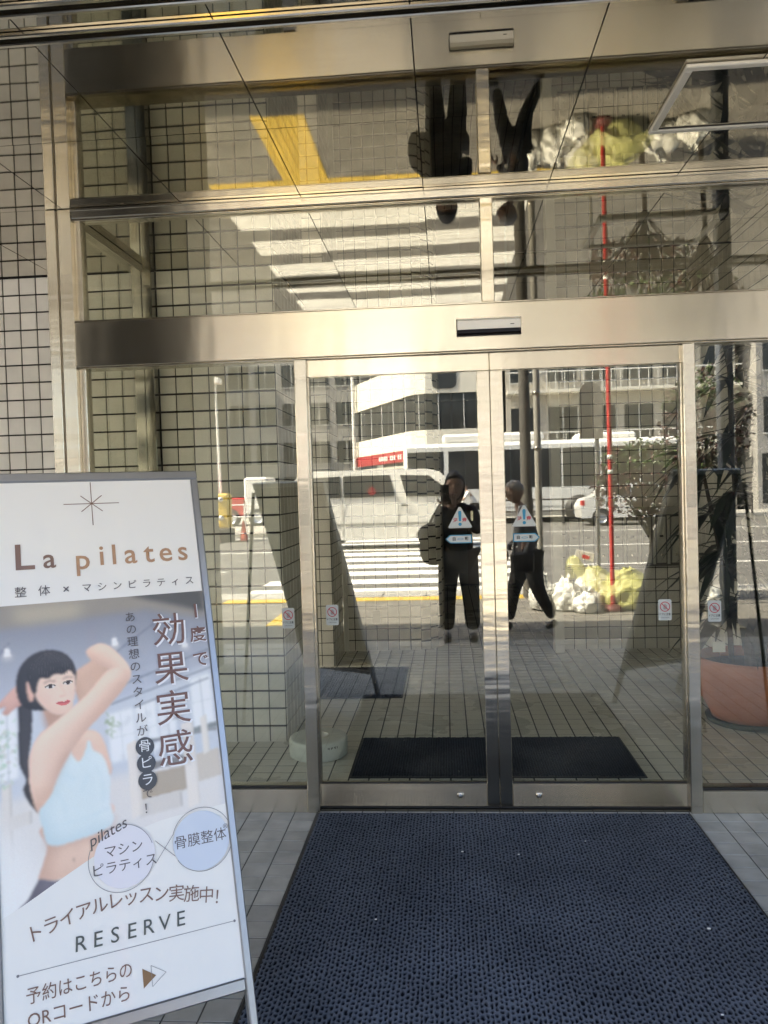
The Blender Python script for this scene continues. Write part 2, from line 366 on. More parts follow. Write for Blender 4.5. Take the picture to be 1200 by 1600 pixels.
# the building body above the entrance
eb = thing('upper_storeys', (0, -3.1, SOF), 'upper storeys of the tiled building over the recessed entrance', 'building')
part('wall', M_beige, eb, (-10, 12, -3.2, 1.34, SOF+0.06, 8.6)); part('rear_wing', M_beige, eb, (-1.3, 12, 1.341, 9, SOF+0.06, 8.6)); part('added_sun_screen', M_frame, eb, (-4.2, -1.301, 1.341, 4.0, SOF+0.06, SOF+0.16))  # awning slab is added, unseen, to keep direct sun out of the lobby
part('fascia', M_steel_h, eb, (-10, 12, -3.215, -3.165, SOF-0.03, SOF+0.25), c=0.004)
for k in range(1, 10):
    for zz in (4.2, 7.0):
        wd = part('window', M_window, eb, (-12.5+k*2.5, -11.0+k*2.5, -3.215, -3.18, zz, zz+1.4))
        part('frame', M_frame, wd, (-12.5+k*2.5-0.04, -11.0+k*2.5+0.04, -3.225, -3.19, zz-0.06, zz-0.005), (-11.77+k*2.5, -11.73+k*2.5, -3.23, -3.217, zz, zz+1.4))

# ------------------------------------------------------------------ tiled walls
YW = 1.03
tile_wall('tiled_wall', (-4.37, YW), (-1.76, YW), 0.3, 'pale glazed tile wall outside, left of the glass entrance', lambda i, j: i >= 16)
tile_wall('tiled_wall', (-1.64, YW), (-0.957, YW), 0.3, 'pale tile pier face just inside the left side glass', lambda i, j: True)
tile_wall('tiled_wall', (-0.957, YW+0.001), (-0.957, YW+1.02), 0.3, 'narrow return side of the tile pier behind the white tape roll', lambda i, j: True)
tile_wall('tiled_wall', (-1.36, 2.99), (-0.952, 2.99), 0.3, 'tile pier end face beside the small back mat', lambda i, j: True)
tile_wall('tiled_wall', (-0.952, 2.991), (-0.952, 3.60), 0.3, 'side of the tile pier leading to the back wall', lambda i, j: True)
tile_wall('tiled_wall', (-0.951, 3.62), (-0.35, 3.62), 0.3, 'left half of the tiled lobby back wall with a socket plate', lambda i, j: True)
tile_wall('tiled_wall', (0.99, 3.55), (2.10, 3.55), 0.3, 'right half of the tiled lobby back wall behind the mailboxes', lambda i, j: True)
tile_wall('tiled_wall', (2.105, 3.55), (2.105, 0.12), 0.3, 'right side wall of the lobby behind the potted plant', lambda i, j: i < 11)
# unseen sunlit yard added behind the first pier to brighten the lobby
yd = part('added_light_yard', M_concrete, None, (-16, -1.36, 1.335, 14, -0.4, -0.004)); tag(yd, kind='structure')
rw = part('added_light_baffle', mat('plaster', (0.42, 0.40, 0.35), 0.8, var=0.1), None, (-1.45, -1.30, YW+0.31, 2.58, 0, SOF+0.055)); tag(rw, 'added unseen plaster wall cutting yard daylight behind the first lobby tile pier', 'wall', kind='thing')  # added wall, narrows the yard opening so less daylight enters
# curved corner of narrow facets
cw = thing('curved_tiled_wall', (-0.35, 3.62, 0), 'curved tile corner turning from back wall into the dim corridor', 'wall', kind='thing')
rad = 0.30; nf = 5; a0 = -math.pi/2
pts = [(-0.345+rad*math.sin(k/nf*math.pi/2), 3.62+rad*(1-math.cos(k/nf*math.pi/2))) for k in range(nf+1)]
for k in range(nf):
    p0 = Vector((*pts[k], 0)); p1 = Vector((*pts[k+1], 0)); d = (p1-p0).normalized(); n = d.cross(Vector((0, 0, 1))); L_ = (p1-p0).length
    M = Matrix((d, -n, Vector((0, 0, 1)))).transposed().to_4x4(); M.translation = p0
    MB().box(-0.002, L_+0.002, 0.0, 0.25, 0, SOF, M).build('grout_bed', M_grout, cw)
    tile_field(cw, p0+Vector((0, 0, SOF-NZ*TP-(k % 2)*0.018)), d*L_, Vector((0, 0, TP)), [(0, j) for j in range(NZ)], lambda i, j: True, M_tile, size=min(0.0955, L_-0.006))
# corridor beyond
co = thing('corridor', (0.6, 5, 0), 'dim corridor opening between the two halves of the back wall', 'corridor')
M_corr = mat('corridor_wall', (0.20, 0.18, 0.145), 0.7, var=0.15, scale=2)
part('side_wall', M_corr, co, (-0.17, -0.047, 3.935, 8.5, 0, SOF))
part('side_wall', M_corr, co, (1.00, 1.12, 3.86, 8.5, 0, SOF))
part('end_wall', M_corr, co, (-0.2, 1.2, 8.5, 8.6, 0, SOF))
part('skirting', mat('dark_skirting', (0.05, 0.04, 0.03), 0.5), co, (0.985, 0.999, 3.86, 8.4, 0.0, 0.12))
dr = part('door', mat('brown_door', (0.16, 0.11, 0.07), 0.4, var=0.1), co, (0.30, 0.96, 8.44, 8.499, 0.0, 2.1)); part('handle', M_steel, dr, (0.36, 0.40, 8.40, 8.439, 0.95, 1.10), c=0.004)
part('door_casing', M_white, co, (0.905, 0.985, 3.40, 3.54, 0.0, SOF), c=0.004)
# building mass left and right of the lobby keeps side light out
for cb in ((2.45, 5.5, -0.3, 9, 0.0, SOF+0.02), (-1.36, -0.96, 3.93, 9, 0.0, SOF-0.001), (1.13, 2.44, 3.86, 9, 0.0, SOF-0.001), (-10, -4.38, 1.03, 1.33, 0, SOF+0.02)): part('core', M_beige, eb, cb)
# tiled pier at the outer edge of the recess, left of the steps of the camera
M_pier = mat('dark_granite_tile', (0.055, 0.052, 0.048), 0.3, var=0.2, scale=40, objvar=0.1)
def pier(x0, x1, y0, y1, label):
    t = thing('tiled_pier', ((x0+x1)/2, (y0+y1)/2, 0), label, 'pier')
    part('grout_bed', M_grout, t, (x0, x1, y0, y1, -0.1, SOF))
    for (p, d, L_) in (((x0, y0), (1, 0), x1-x0), ((x1, y0), (0, 1), y1-y0), ((x1, y1), (-1, 0), x1-x0), ((x0, y1), (0, -1), y1-y0)):
        nu = max(1, int(round(L_/TP)))
        tile_field(t, (p[0], p[1], SOF-NZ*TP), Vector((*d, 0))*(L_/nu), (0, 0, TP), [(i, j) for i in range(nu) for j in range(NZ)], lambda i, j: False, M_pier)
pier(-2.95, -1.93, -3.05, -2.44, 'dark granite tiled pier at the pavement edge reflected at left')

# ------------------------------------------------------------------ glazed entrance screen
HZ0, HZ1 = 2.0378, 2.2391
es = thing('entrance_screen', (0.2, 0.05, 0), 'stainless steel and glass entrance screen with transom lights', 'glass screen')
part('corner_post', M_steel_v, es, (-1.770, -1.724, 0.0, 0.10, 0.0, SOF-0.001), (-1.712, -1.652, 0.0, 0.10, 0.0, SOF-0.001), c=0.002)
part('groove', mat('steel_dark', (0.30, 0.28, 0.24), 0.3, 1.0), es, (-1.7235, -1.7125, 0.012, 0.09, 0.0, SOF-0.002))
part('corner_foot', M_steel_v, es, (-1.652, -1.622, 0.03, 0.09, 0.111, HZ0-0.001), (-1.652, -1.622, 0.03, 0.09, HZ1+0.001, SOF-0.046), c=0.002)
part('head_rail', M_steel_h, es, (-1.651, 2.10, 0.0, 0.10, SOF-0.045, SOF-0.001), c=0.004)
part('head_bead', M_steel, es, (-1.651, 2.10, -0.008, -0.0005, SOF-0.014, SOF-0.001), (-1.651, 2.10, 0.012, 0.03, SOF-0.052, SOF-0.046), c=0.002)
part('header', M_steel_h, es, (-1.651, 2.10, -0.002, 0.15, HZ0, HZ1), c=0.0025)
part('header_lip', M_steel, es, (-1.65, 2.10, 0.002, 0.03, HZ1+0.0005, HZ1+0.008), (-1.65, 2.10, 0.01, 0.03, HZ0-0.007, HZ0-0.0005), c=0.002)
part('transom_mullion', M_steel_v, es, (0.179, 0.2345, 0.004, 0.09, HZ1+0.0085, SOF-0.0525), c=0.003)
part('jamb', M_steel_v, es, (-0.6555, -0.6005, 0.0, 0.11, 0.0, HZ0-0.0075), c=0.003)
part('jamb', M_steel_v, es, (1.0241, 1.0749, 0.0, 0.11, 0.0, HZ0-0.0075), c=0.003)
part('jamb', M_steel_v, es, (2.05, 2.099, 0.0, 0.11, 0.0, HZ0-0.0075), c=0.003)
part('sill', M_steel_h, es, (-1.651, -0.656, 0.004, 0.10, 0.0, 0.108), c=0.003)
part('sill', M_steel_h, es, (1.0755, 2.0495, 0.004, 0.10, 0.0, 0.100), c=0.003)
part('sill_bead', M_rubber, es, (-1.65, -0.657, 0.02, 0.034, 0.1085, 0.114))
part('sill_bead', M_rubber, es, (1.076, 2.049, 0.02, 0.034, 0.1005, 0.106))
def pane(name, x0, x1, y0, z0, z1, parent, th=0.008): return part(name, M_glass, parent, (x0, x1, y0, y0+th, z0, z1))
pane('transom_pane', -1.640, 0.190, 0.040, HZ1+0.002, SOF-0.05, es)
pane('transom_pane', 0.225, 2.09, 0.040, HZ1+0.002, SOF-0.05, es)
sp1 = pane('side_pane', -1.640, -0.645, 0.036, 0.104, HZ0-0.002, es)
sp2 = pane('side_pane', 1.065, 2.06, 0.036, 0.096, HZ0-0.002, es)
# left return of the screen back to the tiled wall
part('return_pane', M_glass, es, (-1.705, -1.697, 0.095, 0.95, 0.08, SOF-0.03))
part('return_jamb', mat('polished_jamb', (0.30, 0.29, 0.26), 0.06, 1.0), es, (-1.758, -1.702, 0.952, 1.028, 0.0, SOF-0.002), (-1.697, -1.642, 0.952, 1.028, 0.0, SOF-0.002), c=0.002)
part('light_leak_stop', M_black, es, (-1.759, -1.641, 1.031, 1.30, 0.0, SOF-0.003))  # added black backing, stops yard light leaking through the jamb slit
part('return_groove', M_black, es, (-1.7015, -1.6975, 0.96, 1.028, 0.0, SOF-0.002))
part('return_rail', M_steel_h, es, (-1.735, -1.667, 0.101, 0.951, SOF-0.045, SOF-0.002), c=0.002)
part('return_rail', M_steel_h, es, (-1.735, -1.667, 0.101, 0.951, 0.0, 0.085), c=0.002)
# floor track of the doors
part('floor_track', M_steel, es, (-0.60, 1.0235, 0.03, 0.12, -0.004, 0.005), c=0.001)
part('track_slot', M_black, es, (-0.60, 1.0235, 0.055, 0.095, 0.0052, 0.006))

YD = 0.030; TD = 0.042   # door leaves stand behind the jamb fronts
def door(x0, x1, lock_x, meet_right, label):
    d = thing('sliding_door', ((x0+x1)/2, YD+0.02, 0.012), label, 'door', 'pair of automatic sliding doors')
    part('top_rail', M_steel_h, d, (x0, x1, YD, YD+TD, 1.9535, 2.0300), c=0.002)
    part('bottom_rail', M_steel_h, d, (x0+ (0 if meet_right else 0.0555), x1-(0.0555 if meet_right else 0), YD, YD+TD, 0.020, 0.122), c=0.002)
    mx0, mx1 = (x1-0.055, x1) if meet_right else (x0, x0+0.055)
    part('stile', M_steel_v, d, (mx0, mx1, YD-0.002, YD+TD, 0.020, 1.9530), c=0.002)
    jx0, jx1 = (x0, x0+0.042) if meet_right else (x1-0.042, x1)
    part('stile', M_steel_v, d, (jx0, jx1, YD+0.002, YD+TD, 0.1225, 1.9530), c=0.002)
    pane('pane', jx1-0.01 if meet_right else mx1-0.01, mx0+0.01 if meet_right else jx0+0.01, YD+0.012, 0.115, 1.96, d)
    part('gasket', M_rubber, d, (min(jx1, mx1)+0.0005, max(jx0, mx0)-0.0005, YD+0.004, YD+0.011, 0.1225, 0.1275))
    lk = MB().lathe([(0.0, YD-0.006), (0.012, YD-0.006), (0.015, YD-0.003), (0.0155, YD+0.001)], (lock_x, 0, 0.071), n=24, axis='y').build('lock', M_steel, d)
    MB().lathe([(0.0, YD-0.0085), (0.007, YD-0.0085), (0.008, YD-0.0055)], (lock_x, 0, 0.071), n=16, axis='y').build('lock_core', M_alu, lk)
    MB().box(lock_x-0.0008, lock_x+0.0008, YD-0.0092, YD-0.0086, 0.067, 0.075).build('keyhole', M_black, lk)
    part('bottom_brush', M_rubber, d, (x0+0.003, x1-0.003, YD+0.012, YD+0.03, 0.008, 0.0195))
    return d
dl = door(-0.637, 0.2040, 0.030, True, 'left automatic sliding door leaf with steel stile and blue caution stickers')
drr = door(0.2065, 1.062, 0.377, False, 'right automatic sliding door leaf reflecting the red pole and bin bags')

# ------------------------------------------------------------------ stickers on the glass
M_stk = mat('sticker_white', (0.50, 0.53, 0.51), 0.5); M_blue = mat('sticker_blue', (0.02, 0.24, 0.42), 0.5); M_sred = mat('sticker_red', (0.45, 0.04, 0.06), 0.5)
M_ink = mat('sticker_ink', (0.03, 0.03, 0.03), 0.6)
def flat(pts, y, dep=0.0004):
    return MB().prism(pts, y, y-dep)
def disc(cx, cz, r, n=24): return [(cx+r*math.cos(2*math.pi*k/n), cz+r*math.sin(2*math.pi*k/n)) for k in range(n)]
def rrect(x0, x1, z0, z1, r, n=5):
    o = []
    for cx, cz, a in ((x1-r, z1-r, 0), (x0+r, z1-r, 90), (x0+r, z0+r, 180), (x1-r, z0+r, 270)):
        for k in range(n): o.append((cx+r*math.cos(R(a+90*k/(n-1))), cz+r*math.sin(R(a+90*k/(n-1)))))
    return o
def TX(x, y, z): return Matrix.Translation((x, y, z)) @ Matrix.Rotation(R(90), 4, 'X')
YG = YD+0.012
def caution(cx, zt, parent, y, direction):
    """triangle with exclamation mark, and an arrow-shaped strip below it"""
    zt = 1.360; y -= 0.0004
    def tri(h, w, zc): return [(cx-w, zc), (cx-w+0.006, zc-0.004), (cx+w-0.006, zc-0.004), (cx+w, zc), (cx+0.005, zc+h), (cx-0.005, zc+h)]
    s = flat(tri(0.088, 0.053, zt-0.092), y).build('caution_sticker', M_stk, parent)
    ex = MB().prism([(cx-0.0075, zt-0.028), (cx-0.0045, zt-0.066), (cx+0.0045, zt-0.066), (cx+0.0075, zt-0.028), (cx+0.005, zt-0.020), (cx-0.005, zt-0.020)], y-0.0008, y-0.0005)
    ex.prism(disc(cx, zt-0.0795, 0.0075, 16), y-0.0008, y-0.0005); ex.build('exclamation_mark', M_blue, s)
    put_text('lettering', '注', 0.021, TX(cx-0.020, y-0.0006, zt-0.062), M_sred, s, bold=0.0006)
    put_text('lettering', '意', 0.021, TX(cx+0.020, y-0.0006, zt-0.062), M_sred, s, bold=0.0006)
    a0, a1 = (cx-0.066, cx+0.050) if direction < 0 else (cx-0.050, cx+0.066)
    zc = zt-0.145; h = 0.019
    def arrow(e):
        if direction < 0: return [(a0+e*1.3, zc), (a0+0.020+e*0.5, zc-h+e), (a1-e, zc-h+e), (a1-e, zc+h-e), (a0+0.020+e*0.5, zc+h-e)]
        return [(a1-e*1.3, zc), (a1-0.020-e*0.5, zc+h-e), (a0+e, zc+h-e), (a0+e, zc-h+e), (a1-0.020-e*0.5, zc-h+e)]
    s2 = flat(arrow(0), y).build('arrow_sticker', M_blue, parent)
    flat(arrow(0.0042), y-0.0005).build('arrow_field', M_stk, s2)
    put_text('lettering', '自', 0.018, TX(cx-0.028, y-0.0012, zc), M_ink, s2, bold=0.0004)
    put_text('lettering', '動', 0.018, TX(cx+0.028, y-0.0012, zc), M_ink, s2, bold=0.0004)
    b = MB()
    ring = [(cx+0.014*math.cos(t), zc+0.0042*math.sin(t)) for t in [2*math.pi*k/20 for k in range(20)]]
    inn = [(cx+0.011*math.cos(t), zc+0.0024*math.sin(t)) for t in [2*math.pi*k/20 for k in range(20)]]
    b.add([(p[0], y-0.0012, p[1]) for p in ring+inn], [(k, (k+1) % 20, 20+(k+1) % 20, 20+k) for k in range(20)]); b.build('double_arrow', M_blue, s2)
caution(0.060, 1.36, dl, YG, -1); caution(0.342, 1.36, drr, YG, 1)
def nohand(x0, z1, parent, y, w=0.056, h=0.092):
    y -= 0.0004
    s = flat(rrect(x0, x0+w, z1-h, z1, 0.006), y).build('warning_sticker', M_stk, parent)
    cx, cz = x0+w/2, z1-0.032; r = 0.022; b = MB()
    o = disc(cx, cz, r, 28); i = disc(cx, cz, r-0.0036, 28)
    b.add([(p[0], y-0.0012, p[1]) for p in o+i], [(k, (k+1) % 28, 28+(k+1) % 28, 28+k) for k in range(28)])
    q = (r-0.003)*0.7071; e = 0.0013
    b.add([(cx-q-e, y-0.0013, cz+q-e), (cx-q+e, y-0.0013, cz+q+e), (cx+q+e, y-0.0013, cz-q+e), (cx+q-e, y-0.0013, cz-q-e)], [(0, 1, 2, 3)])
    b.build('prohibition_ring', M_sred, s)
    hb = MB().prism(rrect(cx-0.007, cx+0.008, cz-0.012, cz+0.001, 0.004), y-0.0009, y-0.0006)
    for k in range(4): hb.prism(rrect(cx-0.007+k*0.0039, cx-0.0038+k*0.0039, cz-0.002, cz+(0.009, 0.012, 0.011, 0.007)[k], 0.0012, 3), y-0.0009-0.00002*k, y-0.0006)
    hb.build('hand_mark', mat('sticker_hand', (0.30, 0.28, 0.28), 0.6), s)
    put_text('lettering', 'ドアに注意', 0.0115, TX(cx, y-0.0008, z1-0.066), M_ink, s, fit=0.047, bold=0.0002)
    put_text('lettering', 'CAUTION', 0.008, TX(cx, y-0.0008, z1-0.080), M_ink, s, fit=0.034)
nohand(-0.552, 0.932, dl, YG); nohand(0.912, 0.930, drr, YG); nohand(1.120, 0.922, sp2, 0.036); nohand(-0.752, 0.922, sp1, 0.036)

# door sensor on the header
ds = thing('door_sensor', (0.205, -0.02, 2.135), 'white and black automatic door sensor on the steel header', 'sensor')
prof = [(-0.0035, 2.170), (-0.030, 2.168), (-0.040, 2.160), (-0.046, 2.128)]
MB().prism([(-0.0025, 2.1725), (-0.010, 2.1735), (-0.010, 2.0985), (-0.0025, 2.0985)], 0.066, 0.344, axis='x').build('back_plate', M_black, ds)
MB().prism([(-0.0105, 2.172), (-0.030, 2.169), (-0.042, 2.158), (-0.038, 2.122), (-0.0105, 2.122)], 0.070, 0.340, axis='x').build('cover', mat('sensor_white', (0.84, 0.83, 0.78), 0.3), ds)
MB().prism([(-0.0105, 2.1215), (-0.037, 2.1215), (-0.032, 2.108), (-0.022, 2.102), (-0.0105, 2.102)], 0.070, 0.340, axis='x').build('lens', mat('sensor_black', (0.012, 0.010, 0.010), 0.08), ds)
MB().box(0.296, 0.312, -0.0412, -0.0385, 2.1365, 2.1395).build('badge', M_ink, ds)

# ================================================================== MATS, LOBBY THINGS
def mat_fibre(name, pile):
    M = bpy.data.materials.new(name); M.use_nodes = True; N = M.node_tree.nodes; L = M.node_tree.links; b = N['Principled BSDF']
    at = N.new('ShaderNodeAttribute'); at.attribute_name = 'pile'
    nz = N.new('ShaderNodeTexNoise'); nz.inputs['Scale'].default_value = 350; geo = N.new('ShaderNodeNewGeometry'); L.new(geo.outputs['Position'], nz.inputs['Vector'])
    n2 = N.new('ShaderNodeTexNoise'); n2.inputs['Scale'].default_value = 3; n2.inputs['Detail'].default_value = 6; L.new(geo.outputs['Position'], n2.inputs['Vector'])
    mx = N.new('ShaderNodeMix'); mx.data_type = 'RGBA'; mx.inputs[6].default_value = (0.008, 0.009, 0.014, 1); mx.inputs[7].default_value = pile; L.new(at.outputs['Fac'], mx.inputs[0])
    ad = N.new('ShaderNodeMath'); ad.operation = 'ADD'; L.new(nz.outputs['Fac'], ad.inputs[0]); L.new(n2.outputs['Fac'], ad.inputs[1])
    mr = N.new('ShaderNodeMapRange'); mr.inputs[1].default_value = 0.6; mr.inputs[2].default_value = 1.4; mr.inputs[3].default_value = 0.55; mr.inputs[4].default_value = 1.35; L.new(ad.outputs[0], mr.inputs[0])
    vm = N.new('ShaderNodeVectorMath'); vm.operation = 'SCALE'; L.new(mx.outputs[2], vm.inputs[0]); L.new(mr.outputs[0], vm.inputs['Scale']); L.new(vm.outputs[0], b.inputs['Base Color'])
    b.inputs['Roughness'].default_value = 0.95; b.inputs['Specular IOR Level'].default_value = 0.1
    b.inputs['Sheen Weight'].default_value = 0.0
    return M
M_pile = mat_fibre('mat_pile_navy', (0.128, 0.148, 0.186, 1)); M_pile2 = mat_fibre('mat_pile_black', (0.028, 0.032, 0.042, 1))
def floor_mat(name, x0, x1, y0, y1, label, px=0.0138, py=0.024, nx=0.0029, ny=0.0048, edge=0.012, M=None):
    t = thing(name, ((x0+x1)/2, (y0+y1)/2, 0.0), label, 'mat')
    MB().cbox(x0, x1, y0, y1, 0.0005, 0.0065, c=0.0025).build('rubber_edge', M_rubber, t)
    X0, X1, Y0, Y1 = x0+edge, x1-edge, y0+edge, y1-edge
    n, k = int((X1-X0)/nx), int((Y1-Y0)/ny)
    vs = []; pv = []
    for j in range(k+1):
        y = Y0+(Y1-Y0)*j/k
        for i in range(n+1):
            x = X0+(X1-X0)*i/n
            wob = noise.noise(Vector((x*9, y*9, 3.1)))*0.003+noise.noise(Vector((x*60, y*45, 1.7)))*0.0042
            c = int(math.floor((x+wob)/px)); fx = (x+wob)/px-c-0.5
            fy = (y+noise.noise(Vector((c*3.7, y*25, 9)))*0.013)/py+(0.5 if c % 2 else 0.0); fy -= math.floor(fy)+0.5
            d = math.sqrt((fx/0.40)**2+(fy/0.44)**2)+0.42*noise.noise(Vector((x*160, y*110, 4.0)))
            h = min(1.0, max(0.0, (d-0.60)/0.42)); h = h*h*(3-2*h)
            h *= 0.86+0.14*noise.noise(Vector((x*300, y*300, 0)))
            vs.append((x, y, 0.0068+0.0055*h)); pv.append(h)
    fs = [(j*(n+1)+i, j*(n+1)+i+1, (j+1)*(n+1)+i+1, (j+1)*(n+1)+i) for j in range(k) for i in range(n)]
    me = bpy.data.meshes.new('pile'); me.from_pydata(vs, [], fs); me.materials.append(M or M_pile)
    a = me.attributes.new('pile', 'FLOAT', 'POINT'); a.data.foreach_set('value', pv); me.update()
    o = link('pile', me, t); o['kind'] = 'stuff'
    return t
floor_mat('door_mat', -0.612, 1.018, -1.95, -0.008, 'large navy ribbed entrance mat on the pavement before the doors')
floor_mat('door_mat', -0.520, 0.945, 0.425, 1.065, 'black mat inside, directly behind both sliding doors', nx=0.006, ny=0.009, M=M_pile2)
floor_mat('door_mat', -1.10, -0.335, 1.955, 2.91, 'small dark mat deeper in the lobby by the tile pier', nx=0.008, ny=0.011, M=M_pile2)
# scraps on the mat
for k, (x, y, s) in enumerate([(0.245, -0.42, .004), (0.028, -0.40, .005), (-0.27, -0.90, .004), (0.80, -0.93, .006), (0.70, -1.35, .004), (0.52, -0.30, .003)]):
    b = MB().cbox(x-s, x+s*0.8, y-s*0.7, y+s*0.6, 0.0125, 0.0125+s*0.5, c=s*0.2, M=None)
    tag(b.build('paper_scrap', M_white), ('tiny white scrap on the entrance mat below the right door lock', 'tiny white scrap on the entrance mat below the left door lock', 'tiny pale scrap on the entrance mat nearest the signboard', 'brightest white scrap near the right edge of the entrance mat', 'tiny scrap lowest on the right of the entrance mat', 'faint speck at the far right of the entrance mat near the door')[k], 'litter', 'scraps on the entrance mat')

# roll of white tape film
rl = thing('tape_roll', (-0.735, 0.80, 0), 'wide white roll of film lying flat beside the left door jamb', 'roll')
MB().lathe([(0.062, 0.002), (0.150, 0.002), (0.158, 0.008), (0.160, 0.04), (0.160, 0.090), (0.155, 0.100), (0.146, 0.104), (0.064, 0.103)], (-0.735, 0.80, 0), n=48).build('film', mat('film_white', (0.60, 0.64, 0.60), 0.35, var=0.1, scale=25), rl)
MB().lathe([(0.063, 0.004), (0.063, 0.109), (0.056, 0.109), (0.056, 0.004)], (-0.735, 0.80, 0), n=40).build('core', mat('core_card', (0.62, 0.60, 0.54), 0.7), rl)
lb = MB(); 
for k in range(10):
    a = R(-62+k*2.2); p = Vector((-0.735+0.1606*math.cos(a), 0.80+0.1606*math.sin(a), 0.075))
    if k % 3 != 2: lb.box(-0.002, 0.002, -0.0006, 0.0006, -0.004-0.004*(k % 2), 0.004, Matrix.Translation(p) @ Matrix.Rotation(a+math.pi/2, 4, 'Z'))
lb.build('printed_mark', M_ink, rl)['kind'] = 'stuff'

# terracotta pot with tall dracaena
PX, PY = 1.79, 1.38
pp = thing('potted_plant', (PX, PY, 0), 'tall dark-leaved plant in a round terracotta pot inside right pane', 'plant')
M_terra = mat('terracotta', (0.50, 0.17, 0.07), 0.45, var=0.12, scale=7, rvar=0.1)
MB().lathe([(0.0, 0.03), (0.225, 0.03), (0.235, 0.06), (0.285, 0.15), (0.318, 0.26), (0.322, 0.34), (0.312, 0.385), (0.305, 0.392), (0.295, 0.385), (0.292, 0.30), (0.0, 0.30)], (PX, PY, 0), n=48).build('pot', M_terra, pp)
MB().lathe([(0.0, 0.002), (0.250, 0.002), (0.262, 0.030), (0.252, 0.034), (0.245, 0.012), (0.0, 0.012)], (PX, PY, 0), n=40).build('saucer', mat('saucer_green', (0.05, 0.06, 0.04), 0.6), pp)
MB().lathe([(0.0, 0.335), (0.15, 0.34), (0.291, 0.33)], (PX, PY, 0), n=30).build('soil', mat('soil', (0.03, 0.022, 0.016), 0.95, var=0.3, scale=40), pp)
part('name_card', M_white, pp, (1.50, 1.57, 1.16, 1.163, 0.46, 0.52))
MB().tube([(1.535, 1.165, 0.47), (1.58, 1.22, 0.30)], 0.002, 6).build('card_stick', M_black, pp)
M_bark = mat('bark', (0.05, 0.04, 0.03), 0.9, var=0.3, scale=30); M_leaf = mat('dark_leaf', (0.010, 0.020, 0.009), 0.35, var=0.3, scale=5)
stems = [((PX-0.05, PY-0.06), (PX-0.09, PY-0.02), 2.35, 0.024), ((PX+0.03, PY-0.02), (PX+0.05, PY-0.08), 2.2, 0.028), ((PX-0.10, PY+0.04), (PX-0.22, PY+0.06), 1.55, 0.017), ((PX+0.10, PY+0.06), (PX+0.20, PY+0.0), 1.8, 0.02)]
for (a, b_, h, r) in stems:
    pts = []
    for k in range(9):
        t = k/8; pts.append((a[0]+(b_[0]-a[0])*t+0.025*math.sin(4*t+a[0]*30), a[1]+(b_[1]-a[1])*t+0.02*math.cos(5*t), 0.31+(h-0.31)*t))
    MB().tube(pts, [r*(1-0.4*k/8) for k in range(9)], 8).build('stem', M_bark, pp)
    tops = [1.0, 0.84, 0.68, 0.52, 0.36, 0.2] if h > 2 else [1.0, 0.75, 0.5, 0.28]
    for tt in tops:
        k = tt*8; i0 = min(7, int(k)); fr = k-i0; c = Vector(pts[i0]).lerp(Vector(pts[i0+1]), fr)
        for q in range(34 if tt == 1.0 else 20):
            az = rnd.uniform(0, 2*math.pi); el = rnd.uniform(-0.2, 1.1) if tt == 1.0 else rnd.uniform(-0.3, 0.6); Ln = rnd.uniform(0.24, 0.46); wd = rnd.uniform(0.020, 0.040)
            d = Vector((math.cos(az), math.sin(az), 0)); s_ = Vector((-d.y, d.x, 0)); vv = []; ff = []
            for n_ in range(7):
                u = n_/6; droop = -0.55*Ln*u*u*(0.6+0.5*math.cos(el))
                p = c+d*(Ln*u*math.cos(el))+Vector((0, 0, Ln*u*math.sin(el)+droop)); ww = wd*(0.35+1.3*u if u < 0.5 else 2.0*(1-u)+0.02)
                vv += [p-s_*ww+Vector((0, 0, ww*0.35)), p, p+s_*ww+Vector((0, 0, ww*0.35))]
                if n_: o = n_*3; ff += [(o-3, o-2, o+1, o), (o-2, o-1, o+2, o+1)]
            MB().add(vv, ff, True).build('leaf', M_leaf, pp)

# mailboxes on the right back wall
mb = thing('mailbox_unit', (1.5, 3.5, 0.75), 'row of upright grey mailboxes hung on the tiled back wall', 'mailboxes')
M_mail = mat('mailbox_grey', (0.44, 0.43, 0.38), 0.4, var=0.05); M_maild = mat('mailbox_dark', (0.10, 0.095, 0.085), 0.5)
part('cabinet', M_maild, mb, (1.03, 2.02, 3.40, 3.540, 0.73, 1.17)); part('top_board', mat('board', (0.33, 0.31, 0.27), 0.5), mb, (1.01, 2.04, 3.33, 3.540, 1.171, 1.235), c=0.003)
for k in range(8):
    x = 1.045+k*0.121
    bx = part('mailbox_door', M_mail, mb, (x, x+0.075, 3.375, 3.399, 0.76, 1.15), c=0.003)
    part('slot', M_black, bx, (x+0.022, x+0.052, 3.3735, 3.3749, 0.98, 0.995)); part('latch', M_steel, bx, (x+0.03, x+0.045, 3.366, 3.3749, 0.82, 0.84), c=0.002)
    part('divider', M_mail, mb, (x+0.088, x+0.106, 3.36, 3.399, 0.75, 1.16), c=0.002)
# socket plate and notice on the left back wall
sk = part('socket_plate', mat('plate_grey', (0.35, 0.35, 0.33), 0.4), None, (-0.685, -0.615, 3.592, 3.612, 0.245, 0.365), c=0.004); tag(sk, 'grey metal socket plate low on the tiled back wall', 'socket plate')
cf = part('corner_strip', M_white, None, (-0.945, -0.905, 3.575, 3.612, 0.0, SOF-0.01), c=0.003); tag(cf, 'thin pale vertical strip in the lobby back corner', 'trim')

